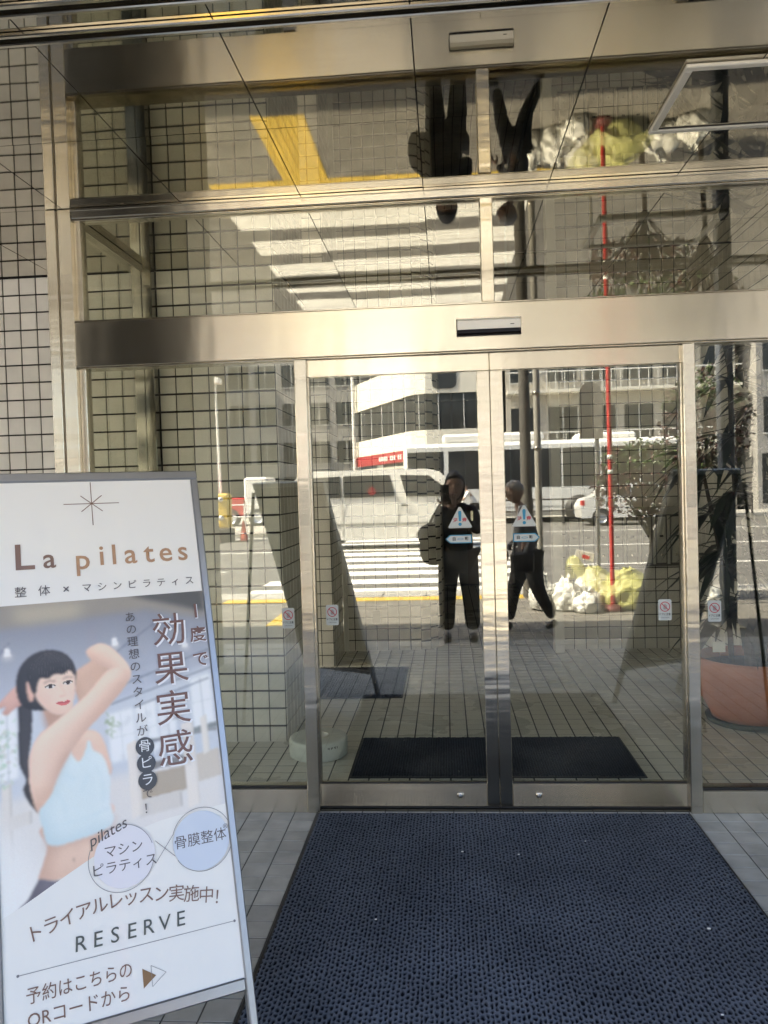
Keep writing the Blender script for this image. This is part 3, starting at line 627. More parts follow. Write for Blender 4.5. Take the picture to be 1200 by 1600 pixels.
# ================================================================== SIGNBOARD
SX, SY, SZ, SAZ, SLEAN = -0.7297, -1.2076, 1.5141, 0.5104, 0.3548
se = Vector((math.cos(SAZ), math.sin(SAZ), 0)); sn = Vector((math.sin(SAZ), -math.cos(SAZ), 0))
sdn = (sn*math.sin(SLEAN)+Vector((0, 0, -math.cos(SLEAN)))).normalized(); spn = se.cross(-sdn).normalized()
STL = Vector((SX, SY, SZ))-se*0.628
def sframe(e, dn, tl):
    n = e.cross(-dn).normalized(); M = Matrix((e, -dn, n)).transposed().to_4x4(); M.translation = tl; return M
def signboard(e, dn, tl, label, foot_n, printed):
    M = sframe(e, dn, tl)     # local x = u, local y = -v, local z = out of the face
    base = tl+e*0.345+dn*1.5; t = thing('signboard', (base.x, base.y, 0), label, 'signboard')
    u0_, u1_ = 0.058, 0.628; vlen = tl.z/(-dn.z)
    b = lambda *a, c=0.003: MB().cbox(*a, c=c, M=M)
    b(u0_, u1_, -0.026, 0.0, -0.03, 0.004).build('top_bar', M_signalu, t)
    b(u0_, u0_+0.020, -(vlen-0.004), -0.0265, -0.03, 0.004).build('side_bar', M_signalu, t)
    b(u1_-0.020, u1_, -(vlen-0.004), -0.0265, -0.03, 0.004).build('side_bar', M_signalu, t)
    b(u0_+0.0205, u1_-0.0205, -1.364, -1.336, -0.03, 0.004).build('bottom_bar', M_signalu, t)
    pl = MB().box(u0_+0.0185, u1_-0.0185, -1.338, -0.0245, -0.020, -0.004, M).build('panel', M_poster if printed else M_signback, t)
    part_ = MB().cbox(u0_+0.025, u1_-0.025, -1.33, -0.03, -0.028, -0.0205, c=0.002, M=M).build('back_board', M_signback, t)
    # rear legs, hinged at the top and standing behind
    top = tl-Vector((0, 0, 0.05))
    for uu in (u0_+0.02, u1_-0.02):
        p0 = top+e*uu-spn_of(e, dn)*0.04; fl = Vector((p0.x, p0.y, 0.006))-foot_n*0.16
        MB().tube([p0, fl], 0.011, 8).build('rear_leg', M_black2, t)
        MB().lathe([(0.0, 0.0), (0.016, 0.0), (0.016, 0.012), (0.0, 0.012)], (fl.x, fl.y, 0.0), n=10).build('rubber_foot', M_rubber, t)
    q0 = tl+e*(u0_+0.02)+dn*1.2; q1 = tl+e*(u1_-0.02)+dn*1.2
    return t, M, pl
def spn_of(e, dn): return e.cross(-dn).normalized()
M_signalu = mat('sign_aluminium', (0.36, 0.37, 0.39), 0.30, 0.9, var=0.05, scale=12); M_black2 = mat('black_tube', (0.02, 0.02, 0.022), 0.4)
M_poster = mat('poster_paper', (0.79, 0.77, 0.72), 0.35, coat=0.25); M_signback = mat('sign_back', (0.05, 0.05, 0.055), 0.5)
sb, SM, panel_ob = signboard(se, sdn, STL, 'white studio signboard with pilates poster leaning at left foreground', sn, True)
sm_, _, _ = signboard(Vector((math.cos(SAZ), -math.sin(SAZ), 0)), (Vector((-math.sin(SAZ), -math.cos(SAZ), 0))*math.sin(SLEAN)+Vector((0, 0, -math.cos(SLEAN)))).normalized(),
                      Vector((1.28, -1.21, 1.5141)), 'dark backed signboard seen only as a reflection at the right', Vector((-math.sin(SAZ), -math.cos(SAZ), 0)), False)
# --- printed matter on the panel (flat layers, fractions of a millimetre apart)
LV = [0]
def ink(name, col, rough=0.4): return mat('print_'+name, col, rough, coat=0.2)
def pp_poly(name, M, pts, layer, parent=None):
    z = -0.004+0.00025*layer
    return MB().add([SM @ Vector((u, -v, z)) for u, v in pts], [list(range(len(pts)))]).build(name, M, parent or panel_ob)
def pp_lines(name, M, segs, wd, layer, parent=None):
    b = MB(); z = -0.004+0.00025*layer
    for (a, c) in segs:
        a = Vector((a[0], -a[1], z)); c = Vector((c[0], -c[1], z)); d = (c-a).normalized(); p = Vector((-d.y, d.x, 0))*wd/2
        b.add([SM @ x for x in (a-p, c-p, c+p, a+p)], [(0, 1, 2, 3)])
    return b.build(name, M, parent or panel_ob)
def ptext(s, u, v, size, M, layer=8, ang=0.0, parent=None, **k):
    Mx = SM @ Matrix.Translation((u, -v, -0.004+0.00025*layer)) @ Matrix.Rotation(ang, 4, 'Z')
    return put_text('lettering', s, size, Mx, M, parent or panel_ob, **k)
def spline(pts, n=8, closed=True):
    out = []; N_ = len(pts)
    for i in range(N_ if closed else N_-1):
        g = lambda q: pts[q % N_] if closed else pts[max(0, min(N_-1, q))]
        p0, p1, p2, p3 = g(i-1), g(i), g(i+1), g(i+2)
        for k in range(n):
            t = k/n
            out.append(tuple(0.5*((2*p1[a])+(-p0[a]+p2[a])*t+(2*p0[a]-5*p1[a]+4*p2[a]-p3[a])*t*t+(-p0[a]+3*p1[a]-3*p2[a]+p3[a])*t**3) for a in (0, 1)))
    if not closed: out.append(pts[-1])
    return out
UL, UR = 0.0775, 0.6085
# photographic area: one flat print, its tones painted procedurally onto a fine grid
import numpy as np
STEP = 0.0021; NU = int((UR-UL)/STEP); NV = int((1.090-0.361)/STEP)
gu, gv = np.meshgrid(UL+(UR-UL)*np.arange(NU+1)/NU, 0.361+(1.090-0.361)*np.arange(NV+1)/NV)
img = np.zeros((NV+1, NU+1, 3)); rng = np.random.RandomState(3)
def box1(a, r):
    if r < 1: return a
    for ax in (0, 1):
        p = np.pad(a, [(r+1, r) if k == ax else (0, 0) for k in range(a.ndim)], mode='edge'); c_ = np.cumsum(p, axis=ax)
        n_ = a.shape[ax]; a = (np.take(c_, range(2*r+1, 2*r+1+n_), axis=ax)-np.take(c_, range(0, n_), axis=ax))/(2*r+1)
    return a
def blur(a, r): return box1(box1(a, r), r)
def pmask(poly, soft=1):
    ins = np.zeros(gu.shape, bool); n_ = len(poly)
    for k in range(n_):
        (x0, y0), (x1, y1) = poly[k], poly[(k+1) % n_]
        if y0 == y1: continue
        cr = ((y0 > gv) != (y1 > gv)) & (gu < (x1-x0)*(gv-y0)/(y1-y0)+x0); ins ^= cr
    return blur(ins.astype(float), soft) if soft else ins.astype(float)
def fill(poly, col, soft=1, alpha=1.0):
    global img
    m_ = (pmask(poly, soft)*alpha)[..., None]; img = img*(1-m_)+np.array(col)*m_
def rounded(poly, base, shade, r=6, lx=0.25, ly=-0.9, soft=1, k=1.0):
    """fill with soft form shading, as a lit body would be photographed"""
    global img
    m_ = pmask(poly, soft); h = blur(pmask(poly, 0), r); gy, gx = np.gradient(h); g_ = np.sqrt(gx**2+gy**2)+1e-6
    lam = np.clip(0.62+k*(gx*-lx+gy*-ly)*r*1.1, 0, 1)[..., None]; lam = lam*(0.75+0.25*np.clip((h-0.5)*2, 0, 1))[..., None]
    c_ = np.array(shade)*(1-lam)+np.array(base)*lam
    img = img*(1-m_[..., None])+c_*m_[..., None]
def stroke(pts, wd, col, soft=1, alpha=1.0):
    for (x0, y0), (x1, y1) in zip(pts[:-1], pts[1:]):
        d = math.hypot(x1-x0, y1-y0); nx_, ny_ = -(y1-y0)/d*wd/2, (x1-x0)/d*wd/2
        fill([(x0-nx_, y0-ny_), (x1-nx_, y1-ny_), (x1+nx_, y1+ny_), (x0+nx_, y0+ny_)], col, soft, alpha)
# the room
t_ = np.clip((gv-0.361)/0.28, 0, 1)[..., None]
img = np.array((0.22, 0.23, 0.27))*(1-t_)+np.array((0.46, 0.49, 0.56))*t_
fill([(UL, 0.355), (UR, 0.355), (UR, 0.44), (0.45, 0.40), (UL, 0.42)], (0.30, 0.28, 0.25), 4); fill([(0.40, 0.355), (UR, 0.355), (UR, 0.42), (0.46, 0.375)], (0.12, 0.12, 0.12), 3)
fill([(0.12, 0.375), (0.30, 0.372), (0.28, 0.40), (0.14, 0.405)], (0.46, 0.42, 0.34), 8)
fill([(UL, 0.605), (0.28, 0.66), (0.45, 0.61), (UR, 0.565), (UR, 0.84), (UL, 0.86)], (0.50, 0.53, 0.58), 3)
for (a, b_, c, d) in ((0.335, 0.398, 0.665, 0.785), (0.404, 0.455, 0.652, 0.775), (0.462, 0.505, 0.645, 0.765), (0.548, 0.604, 0.60, 0.73), (0.082, 0.125, 0.63, 0.79)):
    fill([(a, c), (b_, c-0.010), (b_, d-0.006), (a, d)], (0.66, 0.68, 0.70), 2); stroke([((a+b_)/2, c), ((a+b_)/2, d)], 0.003, (0.42, 0.44, 0.48), 1, 0.6); stroke([(a, (c+d)/2), (b_, (c+d)/2-0.006)], 0.0025, (0.46, 0.48, 0.52), 1, 0.5)
for k in range(26):
    x = rng.uniform(0.34, 0.60); y = rng.uniform(0.66, 0.78); fill([(x, y), (x+rng.uniform(.006, .02), y), (x+rng.uniform(.006, .02), y+rng.uniform(.006, .03)), (x, y+rng.uniform(.006, .03))], (0.44, 0.46, 0.50), 2, 0.35)
for p in ([(UL, 0.50), (0.105, 0.468), (0.115, 0.455)], [(0.28, 0.575), (0.37, 0.505), (0.47, 0.44)], [(0.34, 0.605), (UR, 0.525)], [(0.345, 0.640), (UR, 0.575)], [(0.40, 0.655), (0.60, 0.603)]): stroke(p, 0.0045, (0.20, 0.22, 0.27), 1, 0.75)
for (u, v) in ((0.110, 0.480), (0.366, 0.480), (0.545, 0.503)):
    stroke([(u, v-0.022), (u, v-0.010)], 0.0022, (0.4, 0.4, 0.42)); fill([(u-0.006, v-0.010), (u+0.005, v-0.010), (u+0.008, v+0.010), (u-0.008, v+0.010)], (0.70, 0.70, 0.72), 1); fill([(u-0.012, v+0.008), (u+0.012, v+0.008), (u+0.010, v+0.016), (u-0.010, v+0.016)], (0.72, 0.70, 0.66), 3, 0.7)
fill([(UL, 0.835), (0.35, 0.815), (UR, 0.800), (UR, 1.1), (UL, 1.1)], (0.60, 0.59, 0.585), 5)
for (a, b_, c, d, cc) in ((0.400, 0.520, 0.800, 0.818, (0.26, 0.25, 0.24)), (0.400, 0.520, 0.826, 0.885, (0.40, 0.35, 0.29)), (0.545, 0.606, 0.796, 0.865, (0.52, 0.48, 0.43)), (0.400, 0.605, 0.742, 0.750, (0.30, 0.30, 0.31)), (0.545, 0.607, 0.728, 0.742, (0.25, 0.27, 0.27)), (0.395, 0.50, 0.886, 0.925, (0.55, 0.53, 0.51)),
                         (0.375, 0.400, 0.745, 0.925, (0.64, 0.61, 0.58)), (0.515, 0.545, 0.715, 0.925, (0.64, 0.61, 0.58)), (0.565, 0.583, 0.705, 0.80, (0.62, 0.60, 0.57)), (0.088, 0.108, 0.80, 1.0, (0.60, 0.58, 0.56)), (0.100, 0.150, 0.87, 0.90, (0.58, 0.56, 0.54))):
    fill([(a, c), (b_, c-0.008), (b_, d-0.008), (a, d)], cc, 1); stroke([(b_-0.002, c-0.006), (b_-0.002, d-0.008)], 0.003, tuple(x*0.7 for x in cc), 1, 0.6)
for k in range(90):
    a = rng.uniform(0, 6.28); u, v = 0.096+rng.normal(0, .014), 0.715+rng.normal(0, .045); stroke([(u, v), (u+0.011*math.cos(a), v+0.011*math.sin(a))], 0.0028, (0.36+rng.uniform(-.08, .1), 0.44+rng.uniform(-.06, .08), 0.36), 1, 0.7)
for k in range(18):
    a = rng.uniform(0, 6.28); u, v = 0.345+rng.normal(0, .008), 0.69+rng.normal(0, .012); stroke([(u, v), (u+0.014*math.cos(a), v+0.014*math.sin(a))], 0.0026, (0.28, 0.36, 0.22), 1, 0.8)
fill([(UL, 1.10), (UL, 0.90), (0.12, 0.92), (0.20, 1.10)], (0.66, 0.66, 0.66), 14)
# the model
SK, SKS = (0.72, 0.57, 0.48), (0.50, 0.34, 0.27); HR = (0.020, 0.018, 0.020)
rounded(spline([(0.132, 0.60), (0.160, 0.60), (0.158, 0.68), (0.150, 0.74), (0.156, 0.80), (0.168, 0.868), (0.150, 0.852), (0.134, 0.815), (0.141, 0.79), (0.127, 0.75), (0.128, 0.68)]), (0.07, 0.065, 0.07), HR, 4)
for k in range(14): stroke(spline([(0.137+k*0.0015, 0.62), (0.134+k*0.0013, 0.72), (0.142+k*0.001, 0.80), (0.150+k*0.001, 0.85)], 6, False), 0.0012, (0.10, 0.09, 0.09), 1, 0.35)
rounded(spline([(0.255, 0.56), (0.30, 0.525), (0.335, 0.505), (0.355, 0.525), (0.338, 0.575), (0.312, 0.63), (0.29, 0.68), (0.262, 0.675), (0.268, 0.62)]), (0.64, 0.48, 0.39), (0.46, 0.31, 0.24), 6)
rounded(spline([(0.175, 0.90), (0.327, 0.88), (0.318, 0.93), (0.300, 0.965), (0.272, 1.008), (0.21, 1.026), (0.160, 1.022), (0.170, 0.985), (0.180, 0.95)]), SK, SKS, 9, lx=0.9, ly=-0.3)
fill(spline([(0.190, 0.925), (0.325, 0.905), (0.325, 0.935), (0.26, 0.955), (0.185, 0.958)]), (0.46, 0.32, 0.26), 4, 0.45)
stroke([(0.236, 0.985), (0.238, 0.997)], 0.003, (0.40, 0.27, 0.22), 1, 0.8)
rounded([(0.160, 1.016)]+spline([(0.160, 1.016), (0.21, 1.030), (0.262, 1.014), (0.278, 0.998)], 6, False)+[(0.40, 0.97), (0.40, 1.10), (0.08, 1.10), (0.10, 1.085), (0.135, 1.055)], (0.20, 0.19, 0.23), (0.09, 0.085, 0.105), 8, lx=0.8)
rounded(spline([(0.188, 0.62), (0.252, 0.62), (0.248, 0.66), (0.268, 0.688), (0.310, 0.705), (0.330, 0.76), (0.325, 0.82), (0.20, 0.87), (0.164, 0.872), (0.150, 0.81), (0.150, 0.74), (0.175, 0.69), (0.196, 0.672)]), SK, SKS, 8)
fill(spline([(0.190, 0.615), (0.240, 0.645), (0.246, 0.665), (0.220, 0.676), (0.196, 0.685), (0.186, 0.66)]), (0.42, 0.27, 0.21), 3, 0.75)
rounded(spline([(0.196, 0.815), (0.216, 0.765), (0.234, 0.712), (0.240, 0.715), (0.246, 0.748), (0.262, 0.768), (0.278, 0.742), (0.284, 0.722), (0.290, 0.724), (0.296, 0.745), (0.318, 0.765), (0.331, 0.815), (0.327, 0.87), (0.328, 0.928), (0.25, 0.948), (0.186, 0.948), (0.172, 0.905), (0.166, 0.868), (0.182, 0.85)], 6), (0.64, 0.69, 0.70), (0.42, 0.53, 0.58), 9, lx=0.5, ly=-0.5)
for p in ([(0.178, 0.908), (0.25, 0.905), (0.327, 0.888)], [(0.205, 0.83), (0.222, 0.86), (0.225, 0.895)], [(0.30, 0.78), (0.312, 0.82), (0.312, 0.87)], [(0.225, 0.79), (0.25, 0.81)], [(0.28, 0.80), (0.262, 0.84)]): stroke(spline(p, 6, False), 0.003, (0.46, 0.57, 0.62), 2, 0.7)
rounded(spline([(0.152, 0.572), (0.136, 0.562), (0.118, 0.572), (0.100, 0.590), (0.086, 0.606), (0.088, 0.616), (0.102, 0.612), (0.095, 0.628), (0.106, 0.633), (0.122, 0.620), (0.140, 0.612), (0.152, 0.60)], 5), (0.66, 0.46, 0.40), (0.46, 0.28, 0.24), 4)
rounded(spline([(0.136, 0.610), (0.127, 0.568), (0.134, 0.527), (0.158, 0.497), (0.195, 0.483), (0.232, 0.490), (0.257, 0.513), (0.266, 0.55), (0.256, 0.60), (0.22, 0.63), (0.165, 0.63)]), (0.075, 0.07, 0.075), HR, 7)
rounded(spline([(0.172, 0.548), (0.215, 0.538), (0.256, 0.538), (0.2635, 0.562), (0.262, 0.598), (0.254, 0.625), (0.238, 0.645), (0.220, 0.648), (0.195, 0.634), (0.174, 0.607), (0.166, 0.575)]), (0.76, 0.62, 0.54), (0.58, 0.42, 0.35), 9, lx=0.35, ly=-0.35, k=0.7)
fill(spline([(0.188, 0.600), (0.204, 0.596), (0.210, 0.606), (0.196, 0.613)], 5), (0.74, 0.47, 0.42), 4, 0.5); fill(spline([(0.246, 0.594), (0.258, 0.592), (0.256, 0.604), (0.248, 0.606)], 5), (0.74, 0.47, 0.42), 3, 0.4)
rounded(spline([(0.150, 0.563), (0.160, 0.560), (0.167, 0.583), (0.164, 0.606), (0.154, 0.602)], 5), (0.70, 0.50, 0.43), (0.50, 0.33, 0.27), 3)
rounded(spline([(0.160, 0.578), (0.154, 0.530), (0.185, 0.500), (0.225, 0.497), (0.258, 0.520), (0.2655, 0.556), (0.252, 0.541), (0.236, 0.549), (0.218, 0.546), (0.200, 0.556), (0.184, 0.553), (0.176, 0.566), (0.170, 0.590)]), (0.08, 0.075, 0.08), HR, 5)
for k in range(16): stroke(spline([(0.205+rng.uniform(-.01, .01), 0.490), (0.165+k*0.0062, 0.515), (0.160+k*0.0066, 0.552-0.004*(k % 3))], 6, False), 0.0011, (0.12, 0.11, 0.11), 0, 0.35)
for (u, v, q) in ((0.205, 0.5770, 1.0), (0.2465, 0.5720, 0.88)):
    fill(spline([(u-0.0115*q, v+0.001), (u, v-0.0048), (u+0.0115*q, v), (u, v+0.0042)], 5), (0.62, 0.58, 0.56), 0); fill([(u+0.0048*math.cos(k*0.5236), v-0.0004+0.0048*math.sin(k*0.5236)) for k in range(12)], (0.045, 0.028, 0.022), 0)
    stroke(spline([(u-0.013*q, v+0.001), (u-0.005*q, v-0.0045), (u+0.004*q, v-0.0048), (u+0.0125*q, v-0.001)], 4, False), 0.0026, (0.05, 0.035, 0.03), 0, 0.95)
    stroke(spline([(u-0.014*q, v-0.0105), (u-0.002, v-0.0150), (u+0.0135*q, v-0.0120)], 4, False), 0.0036, (0.16, 0.11, 0.09), 1, 0.75)
stroke(spline([(0.229, 0.568), (0.232, 0.585), (0.239, 0.598)], 5, False), 0.003, (0.58, 0.42, 0.35), 1, 0.6); stroke([(0.227, 0.6035), (0.241, 0.6025)], 0.003, (0.48, 0.30, 0.25), 1, 0.6)
fill(spline([(0.216, 0.6195), (0.227, 0.6162), (0.234, 0.6178), (0.241, 0.6152), (0.250, 0.617), (0.241, 0.6262), (0.229, 0.6272)], 5), (0.58, 0.17, 0.17), 0); stroke([(0.217, 0.6198), (0.249, 0.6185)], 0.0016, (0.35, 0.08, 0.09), 0, 0.8)
rounded(spline([(0.300, 0.515), (0.296, 0.494), (0.325, 0.480), (0.352, 0.489), (0.385, 0.527), (0.400, 0.557), (0.392, 0.585), (0.365, 0.575), (0.345, 0.548), (0.322, 0.535)], 6), (0.74, 0.60, 0.51), (0.56, 0.40, 0.33), 6)
rounded(spline([(0.150, 0.775), (0.156, 0.725), (0.178, 0.690), (0.225, 0.655), (0.290, 0.606), (0.338, 0.556), (0.372, 0.548), (0.397, 0.562), (0.390, 0.590), (0.345, 0.640), (0.288, 0.692), (0.250, 0.735), (0.217, 0.785), (0.190, 0.840), (0.162, 0.845), (0.150, 0.81)], 6), (0.75, 0.61, 0.52), (0.53, 0.37, 0.30), 9, lx=-0.3, ly=-0.9)
fill(spline([(0.246, 0.738), (0.215, 0.792), (0.196, 0.835), (0.206, 0.80), (0.222, 0.755)], 5), (0.46, 0.31, 0.25), 3, 0.5)
fill(spline([(0.100, 0.72), (0.150, 0.74), (0.142, 0.80)], 4), (0.5, 0.5, 0.5), 6, 0.0)
img = np.clip(img, 0, 1)**1.22*1.34*np.array((1.03, 1.0, 0.95)); img = np.clip(img*(1+rng.normal(0, 0.012, img.shape[:2])[..., None]), 0.01, 0.82)
bot = spline([(UL, 1.085), (0.12, 1.068), (0.20, 1.030), (0.30, 0.985), (0.42, 0.945), (0.52, 0.935), (UR, 0.930)], 6, False)
bu = np.array([p[0] for p in bot]); bv = np.array([p[1] for p in bot])
def photo_print():
    z = -0.004+0.00025; lim = np.interp(gu[0], bu, bv)
    vv = []; idx = {}; ff = []; cols = []
    def vid(j, i):
        if (j, i) not in idx:
            idx[(j, i)] = len(vv); v = min(gv[j, i], lim[i]); vv.append(SM @ Vector((gu[j, i], -v, z))); cols.append(img[j, i])
        return idx[(j, i)]
    for i in range(NU):
        jm = int((max(lim[i], lim[i+1])-0.361)/STEP)+1
        for j in range(min(NV, jm)):
            if gv[j, i] < lim[i] and gv[j, i+1] < lim[i+1]: ff.append((vid(j, i), vid(j+1, i), vid(j+1, i+1), vid(j, i+1)))
    me = bpy.data.meshes.new('photo_print'); me.from_pydata(vv, [], ff)
    at = me.color_attributes.new('tone', 'FLOAT_COLOR', 'POINT'); at.data.foreach_set('color', np.concatenate([np.array(cols), np.ones((len(cols), 1))], 1).ravel())
    M = mat('print_photo', (0.5, 0.5, 0.5), 0.4, coat=0.2); N = M.node_tree.nodes; an = N.new('ShaderNodeVertexColor'); an.layer_name = 'tone'; M.node_tree.links.new(an.outputs[0], N['Principled BSDF'].inputs['Base Color'])
    me.materials.append(M); me.update(); return link('photo_print', me, panel_ob)
ph = photo_print()
# star mark
M_brown = ink('brown', (0.20, 0.115, 0.085), 0.3); M_tan = ink('tan', (0.40, 0.23, 0.13), 0.3); M_text = ink('text', (0.09, 0.075, 0.075))
c = Vector((0.333, 0.091))
seg = []
for an, r_ in ((0, 0.072), (90, 0.063), (40, 0.036), (140, 0.036)):
    d = Vector((math.cos(R(an)), math.sin(R(an))))*r_; seg.append((tuple(c-d), tuple(c+d)))
pp_lines('star_mark', M_brown, seg[:1], 0.0022, 2); 
for k in range(1, 4): pp_lines('star_mark', M_brown, seg[k:k+1], 0.0022, 2+k)
ptext('L', 0.160, 0.238, 0.098, M_brown, fit=0.046, bold=0.0012); ptext('a', 0.218, 0.244, 0.076, M_brown, bold=0.0008)
for ch, u in zip('pilates', (0.300, 0.349, 0.381, 0.424, 0.473, 0.518, 0.565)): ptext(ch, u, 0.244 if ch != 'p' else 0.252, 0.080, M_tan, bold=0.0008)
for k, ch in enumerate('整体'): ptext(ch, 0.146+k*0.056, 0.330, 0.030, M_text)
ptext('×', 0.255, 0.330, 0.034, M_text)
for k, ch in enumerate('マシンピラティス'): ptext(ch, 0.306+k*0.0385, 0.330, 0.026, M_text)
M_hl = ink('headline', (0.16, 0.075, 0.055)); M_halo = ink('halo', (0.80, 0.80, 0.82))
for k, ch in enumerate('効果実感'):
    u, v = 0.507-k*0.004, 0.467+k*0.104
    ptext(ch, u+0.0035, v+0.003, 0.094, M_halo, 13, parent=ph, bold=0.0012); ptext(ch, u, v, 0.094, M_hl, 14, parent=ph, bold=0.0002)
for k, (ch, v) in enumerate((('1', 0.419), ('度', 0.485), ('で', 0.553))):
    ptext(ch, 0.5845, v+0.002, 0.056 if k == 0 else 0.045, M_halo, 13, parent=ph, bold=0.001); ptext(ch, 0.583, v, 0.056 if k == 0 else 0.045, M_hl, 14, parent=ph, bold=0.0006)
for k, ch in enumerate('あの理想のスタイルが'): ptext(ch, 0.409+k*0.0008, 0.420+k*0.0332, 0.029, M_text, 14, parent=ph)
M_dark = ink('badge_dark', (0.05, 0.05, 0.052))
for k, ch in enumerate('骨ピラ'):
    v = 0.757+k*0.0415; pp_poly('badge_disc', M_dark, [(0.4195+0.023*math.cos(q*0.2618), v+0.0235*math.sin(q*0.2618)) for q in range(24)], 14+k*0.3, ph); ptext(ch, 0.4195, v, 0.032, ink('badge_white', (0.80, 0.80, 0.80)), 16, parent=ph)
ptext('で', 0.4175, 0.873, 0.027, M_text, 14, parent=ph); ptext('！', 0.4175, 0.908, 0.030, M_text, 14, parent=ph)
# the two overlapping circles
M_lil = ink('lilac', (0.72, 0.70, 0.73)); M_blu = ink('paleblue', (0.58, 0.63, 0.71)); M_line = ink('fine_line', (0.20, 0.19, 0.20))
def ring(cu, cv, r, a0_, a1_, layer, wd=0.0013, n=60):
    b = MB(); z = -0.004+0.00025*layer; vs = []
    for k in range(n+1):
        a = R(a0_+(a1_-a0_)*k/n)
        for rr in (r-wd/2, r+wd/2): vs.append(SM @ Vector((cu+rr*math.cos(a), -(cv+rr*math.sin(a)), z)))
    b.add(vs, [(2*k, 2*k+2, 2*k+3, 2*k+1) for k in range(n)]); return b.build('fine_ring', M_line, panel_ob)
pp_poly('circle_field', M_lil, [(0.352+0.071*math.cos(q*0.1309), 1.006+0.071*math.sin(q*0.1309)) for q in range(48)], 14)
pp_poly('circle_field', M_blu, [(0.537+0.070*math.cos(q*0.1309), 1.006+0.070*math.sin(q*0.1309)) for q in range(48)], 14)
ring(0.344, 1.008, 0.076, 12, 205, 15); ring(0.344, 1.008, 0.076, 275, 345, 15); ring(0.540, 1.003, 0.075, -160, 150, 15)
pp_lines('cross_line', M_line, [((0.425, 0.985), (0.470, 1.030))], 0.0013, 15); pp_lines('cross_line', M_line, [((0.425, 1.033), (0.470, 0.978))], 0.0013, 16)
ptext('マシン', 0.350, 0.990, 0.031, M_text, 16); ptext('ピラティス', 0.350, 1.027, 0.031, M_text, 16)
ptext('骨膜整体', 0.535, 1.003, 0.033, M_text, 16); ptext('®', 0.600, 0.985, 0.016, M_text, 16)
ptext('pilates', 0.315, 0.945, 0.037, M_text, 17, ang=R(20), shear=0.35)
for k, ch in enumerate('トライアルレッスン実施中！'):
    t = k/12; ptext(ch, 0.146+t*0.425, 1.148-0.055*math.sin(math.pi*(0.10+0.80*t))+0.017*t, 0.040, M_brown, 8, ang=R(22-44*t)*0.5)
for k, ch in enumerate('RESERVE'): ptext(ch, 0.240+k*0.038, 1.174, 0.047, ink('reserve', (0.075, 0.085, 0.075)), 9, shear=0.08)
pp_lines('rule_line', M_line, [((0.108, 1.207), (0.598, 1.207))], 0.0013, 5)
for u in (0.108, 0.598): pp_poly('rule_dot', M_line, [(u+0.0032*math.cos(q*0.7854), 1.207+0.0032*math.sin(q*0.7854)) for q in range(8)], 7)
ptext('予約はこちらの', 0.236, 1.255, 0.037, M_brown, 8, fit=0.225); ptext('QRコードから', 0.232, 1.302, 0.037, M_brown, 8, fit=0.215)
pp_poly('arrow_mark', ink('arrow', (0.22, 0.12, 0.05)), [(0.372, 1.258), (0.402, 1.279), (0.372, 1.300)], 6)
pp_lines('arrow_outline', M_line, [((0.392, 1.256), (0.425, 1.278)), ((0.425, 1.278), (0.392, 1.301)), ((0.392, 1.301), (0.392, 1.256))], 0.001, 7)

# ================================================================== THE STREET (seen reflected in the glass)
def wheel(parent, x, y, z, r, wd, side=1):
    wl = MB().lathe([(r*0.62, -wd/2), (r*0.95, -wd/2), (r, -wd/2+0.03), (r, wd/2-0.03), (r*0.95, wd/2), (r*0.62, wd/2)], (x, y, z), n=24, axis='y').build('wheel', M_rubber, parent)
    b = MB().lathe([(0.0, wd/2-0.03), (r*0.2, wd/2-0.03), (r*0.55, wd/2-0.06), (r*0.64, wd/2-0.01)], (x, y, z), n=20, axis='y'); b.build('rim', M_alu, wl)
# white van
VY = -17.1
vn = thing('van', (-1.9, VY-0.85, -0.1), 'white van stopped across the zebra crossing', 'van')
M_van = mat('van_white', (0.76, 0.75, 0.70), 0.3, coat=0.5)
prof = [(-4.05, 0.22), (-4.10, 0.60), (-4.08, 1.15), (-3.98, 1.75), (-3.85, 1.92), (-3.60, 1.985), (-1.5, 1.995), (-0.45, 1.975), (-0.15, 1.90), (0.05, 1.70), (0.38, 1.22), (0.50, 0.95), (0.54, 0.60), (0.52, 0.26), (0.30, 0.17)]
def arch(cx, r): return [(cx+r*math.cos(R(a)), 0.17+max(0, r*math.sin(R(a)))) for a in range(0, 181, 20)]
prof += arch(-0.42, 0.38)+[(-1.2, 0.15), (-2.6, 0.15)]+arch(-3.15, 0.38)+[(-3.7, 0.18)]
bm = bmesh.new(); vs_ = [bm.verts.new((p[0], 0, p[1])) for p in prof]; f = bm.faces.new(vs_)
r_ = bmesh.ops.extrude_face_region(bm, geom=[f]); ev = [g for g in r_['geom'] if isinstance(g, bmesh.types.BMVert)]
for v in ev: v.co.y = -1.7
for v in bm.verts:
    if v.co.z > 1.2: k = (v.co.z-1.2)*0.14; v.co.y += -k if v.co.y > -0.8 else k
    v.co.y += VY
bmesh.ops.recalc_face_normals(bm, faces=bm.faces)
MB().bm(bm).build('body', M_van, vn)
def sidewin(pts, name='side_window', M=M_window):
    y = lambda z: VY-(max(0, z-1.2))*0.14+0.004
    return MB().add([(x, y(z)+0.004, z) for x, z in pts]+[(x, y(z)-0.03, z) for x, z in pts], [list(range(len(pts)))]+[(i, (i+1) % len(pts), len(pts)+(i+1) % len(pts), len(pts)+i) for i in range(len(pts))]).build(name, M, vn)
sidewin([(-3.85, 1.30), (-3.78, 1.80), (-2.75, 1.84), (-2.72, 1.28)]); sidewin([(-2.66, 1.28), (-2.68, 1.84), (-1.45, 1.84), (-1.32, 1.28)]); sidewin([(-1.02, 1.27), (-1.18, 1.83), (-0.42, 1.80), (-0.12, 1.55), (0.06, 1.26)])
